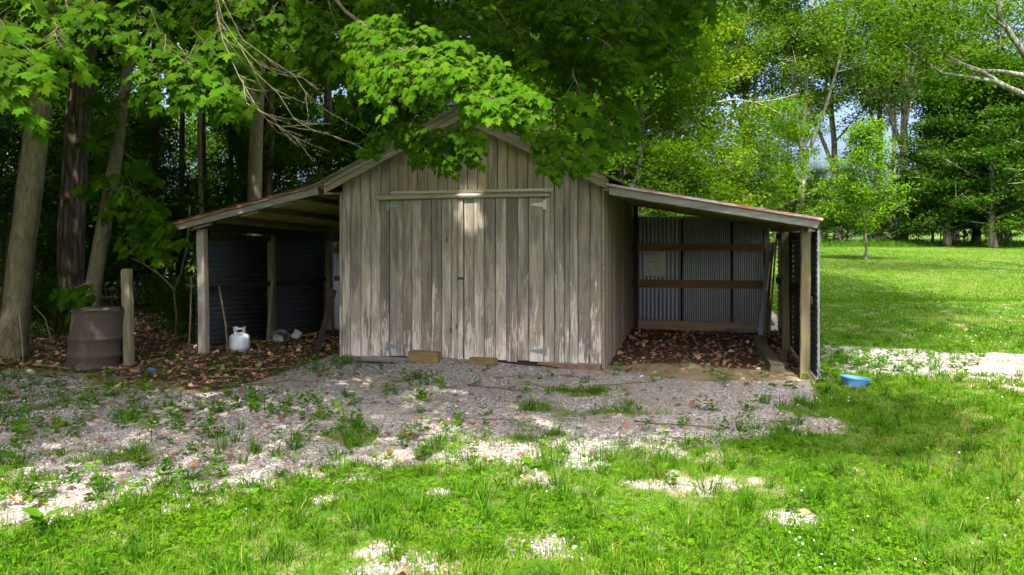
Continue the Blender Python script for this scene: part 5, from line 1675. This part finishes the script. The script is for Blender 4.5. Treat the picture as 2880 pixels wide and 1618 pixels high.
b.tube([at(2640, 220, Dl), at(2576, 190, Dl), at(2520, 180, Dl), at(2450, 178, Dl), at(2390, 150, Dl)], [.09, .075, .06, .04, .012], 7, cap=False)
b.tube([at(2650, 200, Dl), at(2580, 140, Dl), at(2545, 90, Dl), at(2515, 40, Dl), at(2500, -40, Dl)], [.11, .095, .08, .06, .03], 7, cap=False)
b.tube([at(2530, 70, Dl), at(2490, 40, Dl), at(2470, 10, Dl)], [.05, .04, .015], 6, cap=False)
lw = np.array(WPOS[lt.name])
b.build('trunk', M['barklimb'], lt, tuple(lw), smooth=True)
rn = np.random.default_rng(77)
cc = np.array([at(u, v, Dl + rn.uniform(-1, 1)) for u, v in ((2270, 95), (2330, 80), (2390, 140), (2480, -10), (2440, 40), (2500, -40), (2560, 20), (2350, 30), (2300, 20), (2420, 100), (2260, 40), (2560, -60), (2400, -30), (2200, 30), (2180, -20), (2330, -40), (2420, 230), (2230, 110))])
p = np.repeat(cc, 260, 0) + rn.normal(0, 1, (len(cc) * 260, 3)) * (.75, .75, .32)
d = norm(rn.normal(0, 1, p.shape) * (1, 1, .4) + (0, 0, -.35)); nn = norm(rn.normal(0, .4, p.shape) + (0, -.3, 1))
V, F, rr = instance_np(OVAL_V, OVAL_F, p, d, nn, rn.uniform(.10, .17, len(p)))
fo = link(bpy.data.objects.new('foliage', np_mesh('foliage', V - lw, F, M['canopy'], rr)), lt, tuple(lw)); fo['kind'] = 'stuff'
# dead limbs over the right roof
dl = thing('dead_limbed_tree', 'tree with bare dead limbs above the right roof', 'tree', tuple(np.append(ground_at(1690, 30), 0.5)))
b = MB()
x, y = ground_at(1690, 30)
b.tube([(x, y, .2), at(1700, 480, 30), at(1705, 330, 30), at(1700, 180, 30), at(1690, 60, 30)], [.13, .11, .10, .08, .04], 8, cap=False)
for pth in ([(1702, 260), (1760, 228), (1830, 205), (1870, 185), (1885, 165)], [(1703, 300), (1770, 265), (1840, 250), (1900, 258), (1960, 250), (2010, 235)], [(1900, 258), (1940, 275), (1970, 290)], [(1704, 330), (1750, 300), (1790, 325), (1830, 345)], [(1702, 200), (1740, 215), (1790, 240)]):
    b.tube([at(u, v, 30) for u, v in pth], [.05 * (1 - .75 * i / (len(pth) - 1)) for i in range(len(pth))], 6, cap=False)
b.build('trunk', M['barkfar'], dl, (x, y, .5), smooth=True)
p0 = np.array([at(1690, v, 30) for v in (60, 90, 120, 150)])
p = np.repeat(p0, 260, 0) + rn.normal(0, 1, (1040, 3)) * (.7, .7, .35)
V, F, rr = instance_np(DIA_V, DIA_F, p, norm(rn.normal(0, 1, p.shape) + (0, 0, -.3)), norm(rn.normal(0, .4, p.shape) + (0, -.3, 1)), rn.uniform(.13, .2, len(p)))
ww = np.array(WPOS[dl.name]); link(bpy.data.objects.new('crown', np_mesh('crown', V - ww, F, M['far'], rr)), dl, tuple(ww))
# mullein at the field edge
x, y = ground_at(2480, 40.5); z = gz(x, y)
mu = thing('mullein', 'tall pale mullein stalk standing at the right end of the field', 'plant', (x, y, z))
b = MB(); b.tube([(x, y, z), (x, y, z + .6), (x + .02, y, z + 1.15), (x + .03, y, z + 1.35)], [.025, .03, .045, .015], 7); b.build('stalk', M['weed'], mu, (x, y, z))
p = np.array([(x, y, z + .05 + .05 * i) for i in range(16)]); a = np.arange(16) * 2.4
V, F, rr = instance_np(OVAL_V, OVAL_F, p, np.stack([np.cos(a), np.sin(a), .35 + 0 * a], 1), np.tile((0, 0, 1.0), (16, 1)), np.linspace(.34, .14, 16), np.full(16, .9))
link(bpy.data.objects.new('leaves', np_mesh('leaves', V - (x, y, z), F, M['weed'], rr)), mu, (x, y, z))


# ------------------------------------------------------------------ ground cover
def scatter(n, dlo, dhi, wmin=-.74, wmax=.74, margin=.8, power=1.0, seed=0):
    rg_ = np.random.default_rng(seed)
    t = rg_.random(n) ** power
    D = dlo + (dhi - dlo) * t
    lat = rg_.uniform(wmin * D - margin, wmax * D + margin)
    x = CAM.x + D * FWD[0] + lat * RIGHT[0]; y = CAM.y + D * FWD[1] + lat * RIGHT[1]
    return x, y, D, rg_


def blades(x, y, h, w, rg_, lean=.55, az=None, curve=.5):
    n = len(x); z = ground_z(x, y) - .006
    a = rg_.uniform(0, 2 * np.pi, n) if az is None else az
    ln = np.abs(rg_.normal(0, lean, n)) if np.ndim(lean) == 0 else lean
    dx, dy = np.cos(a), np.sin(a)
    f = rg_.uniform(0, 2 * np.pi, n); wx, wy = np.cos(f) * w / 2, np.sin(f) * w / 2
    B = np.stack([x, y, z], 1)
    mid = B + np.stack([dx * h * ln * .38, dy * h * ln * .38, h * .58 / np.sqrt(1 + ln * ln * .4)], 1)
    tip = B + np.stack([dx * h * ln * (.85 + curve * .5), dy * h * ln * (.85 + curve * .5), h * np.maximum(.15, (1 - curve * .35 * ln)) / np.sqrt(1 + ln * ln * .5)], 1)
    W = np.stack([wx, wy, 0 * wx], 1)
    V = np.stack([B - W, B + W, mid + W * .8, mid - W * .8, tip], 1).reshape(-1, 3)
    k = (np.arange(n) * 5)[:, None]
    F = np.concatenate([k + np.array([[0, 1, 2]]), k + np.array([[0, 2, 3]]), k + np.array([[3, 2, 4]])], 0)
    return V, F


def stuff(name, V, F, rr, mat, label, cat):
    o = link(bpy.data.objects.new(name, np_mesh(name, V, F, M[mat], rr)))
    return tag(o, label, cat, kind='stuff')


shed_box = lambda x, y: (x > X0 - .05) & (x < X1 + .05) & (y > -.03) & (y < YB)
# lawn blades
parts = []
for (n, a, b_, h0, h1, w0, seed, wl_, pw) in ((210000, 3.4, 8.6, .025, .075, .0052, 1, -.76, 1.15), (150000, 8.4, 17, .03, .07, .0085, 2, -.1, 1.3), (110000, 16.5, 44, .03, .060, .013, 3, .20, 1.4)):
    x, y, D, rg_ = scatter(n, a, b_, wl_, .78, .8, pw, seed)
    L = masks(x, y)[0]
    dens = np.clip(fbm(x, y, 2.6, 91) * 1.9 - .22, .12, 1) if a < 16 else 1.0
    keep = (rg_.random(n) < L * dens) & ~shed_box(x, y)
    x, y, D = x[keep], y[keep], D[keep]
    h = rg_.uniform(h0, h1, len(x)) * (.7 + .7 * fbm(x, y, 1.4, 44))
    V, F = blades(x, y, h, w0 * rg_.uniform(.7, 1.3, len(x)), rg_, .7)
    rr = np.clip(-.02 + .55 * fbm(x, y, 1.1, 77) + .45 * sstep(.35, .65, fbm(x, y, .25, 78)) + rg_.normal(0, .16, len(x)) + (rg_.random(len(x)) < .03 + .12 * sstep(.52, .66, fbm(x, y, 1.7, 79))) * .45, 0, 1)
    parts.append((V, F, np.repeat(rr, 5)))
stuff('lawn_grass', *join_np(parts), 'grass', 'short bright green lawn grass over the yard and field', 'grass')
# fescue tufts
parts = []
x, y, D, rg_ = scatter(2200, 3.6, 13, -.74, .74, .5, 1.1, 8)
L, G, T, S = masks(x, y)
keep = (rg_.random(2200) < np.maximum(.55 * L, .045 * G * (x < 2.5) + .30 * G * (x > 2.6))) & ~shed_box(x, y) & ~((x > -.1) & (x < 2.6) & (y > .2))
tx = list(x[keep]); ty = list(y[keep])
for (u, v) in ((1210, 1260), (1330, 1330), (1500, 1310), (1780, 1240), (1880, 1290), (2040, 1270), (1720, 1340), (2490, 1040), (2540, 1050), (1090, 1130), (1140, 1150), (590, 1110), (560, 1130), (640, 1140), (540, 1100), (1400, 1170), (2330, 1200), (1960, 1400), (1500, 1400), (900, 1330), (700, 1400), (1230, 1410), (870, 1060), (900, 1075)):
    d_ = 1.79 * FPX / ((v * K) - HOR); q = at(u, v, d_); tx.append(q[0]); ty.append(q[1])
tx, ty = np.array(tx), np.array(ty)
nb = 34
ts = rg_.uniform(.55, 1.25, len(tx)); ts[-24:] = rg_.uniform(1.1, 1.6, 24)
bx = np.repeat(tx, nb) + rg_.normal(0, .022, len(tx) * nb) * np.repeat(ts, nb); by = np.repeat(ty, nb) + rg_.normal(0, .022, len(tx) * nb) * np.repeat(ts, nb)
az = np.arctan2(by - np.repeat(ty, nb), bx - np.repeat(tx, nb)) + rg_.normal(0, .4, len(bx))
V, F = blades(bx, by, rg_.uniform(.06, .185, len(bx)) * np.repeat(ts, nb), rg_.uniform(.004, .008, len(bx)), rg_, np.abs(rg_.normal(.55, .35, len(bx))), az, .8)
stuff('grass_tufts', V, F, np.repeat(np.clip(np.repeat(rg_.random(len(tx)), nb) * .6 + rg_.random(len(bx)) * .35 + (rg_.random(len(bx)) < .05) * .5, 0, 1), 5), 'tuft', 'darker coarse grass tufts among the lawn and gravel', 'grass')
# clover: three leaflets
a3 = np.array([0, 2.094, 4.189])
CV = [(0, 0, 0)]; CF = []
for q in a3:
    c_, s_ = math.cos(q), math.sin(q); b0 = len(CV)
    for (r_, w_) in ((.55, -.36), (1.0, -.22), (1.0, .22), (.55, .36)): CV.append((c_ * r_ - s_ * w_, s_ * r_ + c_ * w_, .12 * r_))
    CF += [(0, b0, b0 + 1), (0, b0 + 1, b0 + 2), (0, b0 + 2, b0 + 3)]
x, y, D, rg_ = scatter(72000, 3.4, 12, -.76, .78, .6, 1.25, 12)
L = masks(x, y)[0]
keep = rg_.random(len(x)) < L * sstep(.34, .60, fbm(x, y, 1.0, 55) * .6 + fbm(x, y, 4.0, 56) * .4)
x, y, D = x[keep], y[keep], D[keep]
p = np.stack([x, y, ground_z(x, y) + rg_.uniform(.012, .055, len(x))], 1)
a = rg_.uniform(0, 6.28, len(x))
V, F, rr = instance_np(np.array(CV), np.array(CF), p, np.stack([np.cos(a), np.sin(a), rg_.normal(0, .25, len(x))], 1), norm(rg_.normal(0, .38, p.shape) + (0, 0, 1)), rg_.uniform(.011, .022, len(x)) * (1 + .05 * np.clip(D - 5, 0, 6)))
stuff('clover', V, F, rr, 'clover', 'low clover and broadleaf cover mixed into the lawn', 'clover')
# clover flowers
x, y, D, rg_ = scatter(1500, 3.6, 16, .05, .78, .5, 1.0, 14)
L = masks(x, y)[0]; keep = (rg_.random(len(x)) < L * sstep(.45, .65, fbm(x, y, .8, 66))) & (x > 1.6)
x, y = x[keep], y[keep]
ico = np.array([(0, 0, 1), (.9, 0, .3), (.28, .85, .3), (-.72, .53, .3), (-.72, -.53, .3), (.28, -.85, .3), (0, 0, -.6)]); icf = np.array([(0, 1, 2), (0, 2, 3), (0, 3, 4), (0, 4, 5), (0, 5, 1), (6, 2, 1), (6, 3, 2), (6, 4, 3), (6, 5, 4), (6, 1, 5)])
p = np.stack([x, y, ground_z(x, y) + rg_.uniform(.05, .085, len(x))], 1)
V, F, rr = instance_np(ico, icf, p, np.tile((0, 1.0, 0), (len(x), 1)), np.tile((0, 0, 1.0), (len(x), 1)), rg_.uniform(.006, .0105, len(x)))
stuff('clover_flowers', V, F, rr, 'flower', 'small white clover flowers dotted over the right lawn', 'flowers')
# gravel stones
OCT = np.array([(1, 0, 0), (-.9, .1, 0), (.1, .8, .05), (0, -.85, 0), (.05, .1, .6), (0, 0, -.6)]); OCF = np.array([(0, 2, 4), (2, 1, 4), (1, 3, 4), (3, 0, 4), (2, 0, 5), (1, 2, 5), (3, 1, 5), (0, 3, 5)])
x, y, D, rg_ = scatter(140000, 3.6, 13.5, -.74, .74, .4, 1.15, 15)
G = masks(x, y)[1]
keep = (rg_.random(len(x)) < np.clip(G * 1.2, 0, 1) * np.clip(1.35 - 1.5 * sstep(.45, .66, fbm(x, y, 1.3, 131)), .1, 1)) & ~shed_box(x, y)
x, y, D = x[keep], y[keep], D[keep]
p = np.stack([x, y, ground_z(x, y) + .002], 1)
sz = rg_.gamma(3.0, .0026, len(x)) + .0035
V, F, rr = instance_np(OCT, OCF, p, norm(rg_.normal(0, 1, p.shape) * (1, 1, .25)), norm(rg_.normal(0, .35, p.shape) + (0, 0, 1)), np.stack([sz, sz * rg_.uniform(.6, 1, len(x)), sz * rg_.uniform(.6, 1.1, len(x))], 1))
stuff('gravel', V, F, rr, 'stone', 'grey and white crushed stone gravel before the shed', 'gravel')
# fallen leaves
x, y, D, rg_ = scatter(30000, 3.8, 19, -.74, .5, .4, 1.0, 16)
L, G, T, S = masks(x, y)
pr = T * .85 + G * .075 * (x < 2.6) + S * .25 + L * .004
keep = (rg_.random(len(x)) < pr) & ~shed_box(x, y)
x, y = x[keep], y[keep]
p = np.stack([x, y, ground_z(x, y) + rg_.uniform(.004, .035, len(x))], 1)
V, F, rr = instance_np(SIMPLE_V * (1, 1, 2.2), SIMPLE_F, p, norm(rg_.normal(0, 1, p.shape) * (1, 1, .3)), norm(rg_.normal(0, .45, p.shape) + (0, 0, 1)), rg_.uniform(.035, .095, len(x)))
stuff('leaf_litter', V, F, rr, 'litter', 'brown fallen leaves on the lean-to floors and the woods edge', 'leaf litter')
# seedlings and weeds on the gravel
def weed_cloud(cx, cy, hs, nl, ls, rg_):
    n = len(cx)
    idx = np.repeat(np.arange(n), nl)
    f = rg_.random(n * nl); a = rg_.uniform(0, 6.28, n * nl)
    r_ = rg_.uniform(.1, .55, n * nl) * hs[idx]
    p = np.stack([cx[idx] + np.cos(a) * r_ * .35, cy[idx] + np.sin(a) * r_ * .35, ground_z(cx[idx], cy[idx]) + f * hs[idx]], 1)
    d = np.stack([np.cos(a), np.sin(a), rg_.normal(.15, .3, n * nl)], 1)
    return instance_np(OVAL_V, OVAL_F, p, d, norm(rg_.normal(0, .35, p.shape) + (0, -.1, 1)), ls * rg_.uniform(.6, 1.3, n * nl) * (.6 + .5 * hs[idx] / .1), np.clip(rg_.random(n)[idx] * .6 + rg_.random(n * nl) * .4, 0, 1))
x, y, D, rg_ = scatter(5200, 4.5, 12.5, -.72, .6, .3, 1.0, 18)
L, G, T, S = masks(x, y)
wd = sstep(.36, .56, fbm(x, y, 1.1, 101)) * np.where(x < -1.6, 1.0, .4) * np.where((x > -.6) & (y > -1.0), .35, 1)
wd = np.where(x > 2.6, .8, wd)
keep = (rg_.random(len(x)) < wd * np.maximum(G, S * .6) * .62) & ~shed_box(x, y) & ~((x > -.1) & (x < 2.6) & (y > .1))
V, F, rr = weed_cloud(x[keep], y[keep], rg_.uniform(.05, .15, keep.sum()), 20, .036, rg_)
stuff('seedling_weeds', V, F, rr, 'weed', 'small green seedlings sprouting through the gravel', 'weeds')
# taller weeds round the tub and the right gravel
x = np.concatenate([np.random.default_rng(3).normal(2.95, .38, 16), np.random.default_rng(4).uniform(2.65, 3.7, 46)]); y = np.concatenate([np.random.default_rng(5).normal(-.25, .32, 16), np.random.default_rng(6).uniform(-.3, 1.9, 46)])
kk = (np.hypot(x - BX, y - BY) > .19) & ~((np.abs(x - BX + (y - BY) * -.2) < .24) & (y < BY))
x, y = x[kk], y[kk]; rg_ = np.random.default_rng(9)
V, F, rr = weed_cloud(x, y, rg_.uniform(.06, .17, len(x)), 20, .036, rg_)
stuff('rank_weeds', V, F, rr, 'tuft', 'taller leafy weeds around the blue tub and the side gravel', 'weeds')
# long grass at the forest edge
x, y, D, rg_ = scatter(16000, 40.8, 45.5, .16, .80, 1, 1.0, 19)
V, F = blades(x, y, rg_.uniform(.15, .45, len(x)) * sstep(40.8, 43.5, D + 1.2 * (fbm(x, y, .5, 4) - .5) * 4), rg_.uniform(.02, .04, len(x)), rg_, .4)
stuff('long_grass', V, F, np.repeat(np.clip(rg_.normal(.4, .2, len(x)), 0, 1), 5), 'tuft', 'uncut long grass along the edge of the woods', 'grass')
# roof debris on the right lean-to
rg_ = np.random.default_rng(20); b = MB()
for i in range(70):
    x = rg_.uniform(.15, 2.3); y = rg_.uniform(-.1, 1.8); a = rg_.uniform(0, 3.14); L_ = rg_.uniform(.05, .22)
    b.tube([(x, y, rz(x) + .03), (x + math.cos(a) * L_, y + math.sin(a) * L_, rz(x + math.cos(a) * L_) + .03 + rg_.uniform(0, .05))], [.003, .002], 3)
tag(b.build('roof_debris', M['twig'], None), 'scatter of dead twigs and needles on the right lean-to roof', 'debris', kind='stuff')

# single plants that stand out
def single_weed(name, u, v, nl, size, rise, label, seed, mat='weed', tm=(OVAL_V, OVAL_F), width=1.0):
    d_ = 1.79 * FPX / (v * K - HOR); q = at(u, v, d_); x, y = q[0], q[1]; z = gz(x, y)
    t = thing(name, label, 'weed', (x, y, z))
    rg2 = np.random.default_rng(seed)
    b = MB(); b.tube([(x, y, z - .01), (x + .004, y, z + rise * .6), (x, y, z + rise)], [.005, .004, .002], 5); b.build('stem', M['weed'], t, (x, y, z))
    me = None
    for i in range(nl):
        a = i * 2.4 + rg2.uniform(-.3, .3); el = rg2.uniform(.15, .6)
        Vv, Ff, r_ = instance_np(tm[0] * (width, 1, 1), tm[1], np.array([(0, 0, 0.0)]), np.array([(math.cos(a), math.sin(a), el)]), np.array([(0, 0, 1.0)]), np.array([size * rg2.uniform(.75, 1.15)]), np.array([.55]))
        o = bpy.data.objects.new('leaf', np_mesh('leaf', Vv, Ff, M[mat], r_)); link(o, t, (x, y, z + rise * (.35 + .65 * i / max(1, nl - 1))))
single_weed('broadleaf_weed', 103, 1335, 5, .17, .07, 'broad leaved weed with long pointed leaves in the lower left grass', 1, width=.9)
single_weed('broadleaf_weed', 1330, 1175, 2, .10, .03, 'single large round leaf standing in the grass below the gravel edge', 2, width=1.6)
single_weed('broadleaf_weed', 1820, 962, 8, .15, .10, 'spiky green weed on the gravel in front of the right lean-to', 3, width=.5)
single_weed('broadleaf_weed', 665, 1030, 6, .08, .14, 'upright pale green weed on the left gravel below the gas cylinder', 4, width=.8)
single_weed('broadleaf_weed', 380, 1110, 7, .07, .16, 'bright upright weed in the sun patch at the left', 5, width=.7)
single_weed('broadleaf_weed', 2300, 1190, 4, .12, .04, 'flat broad leaved weed on the right lawn', 6, width=1.2)
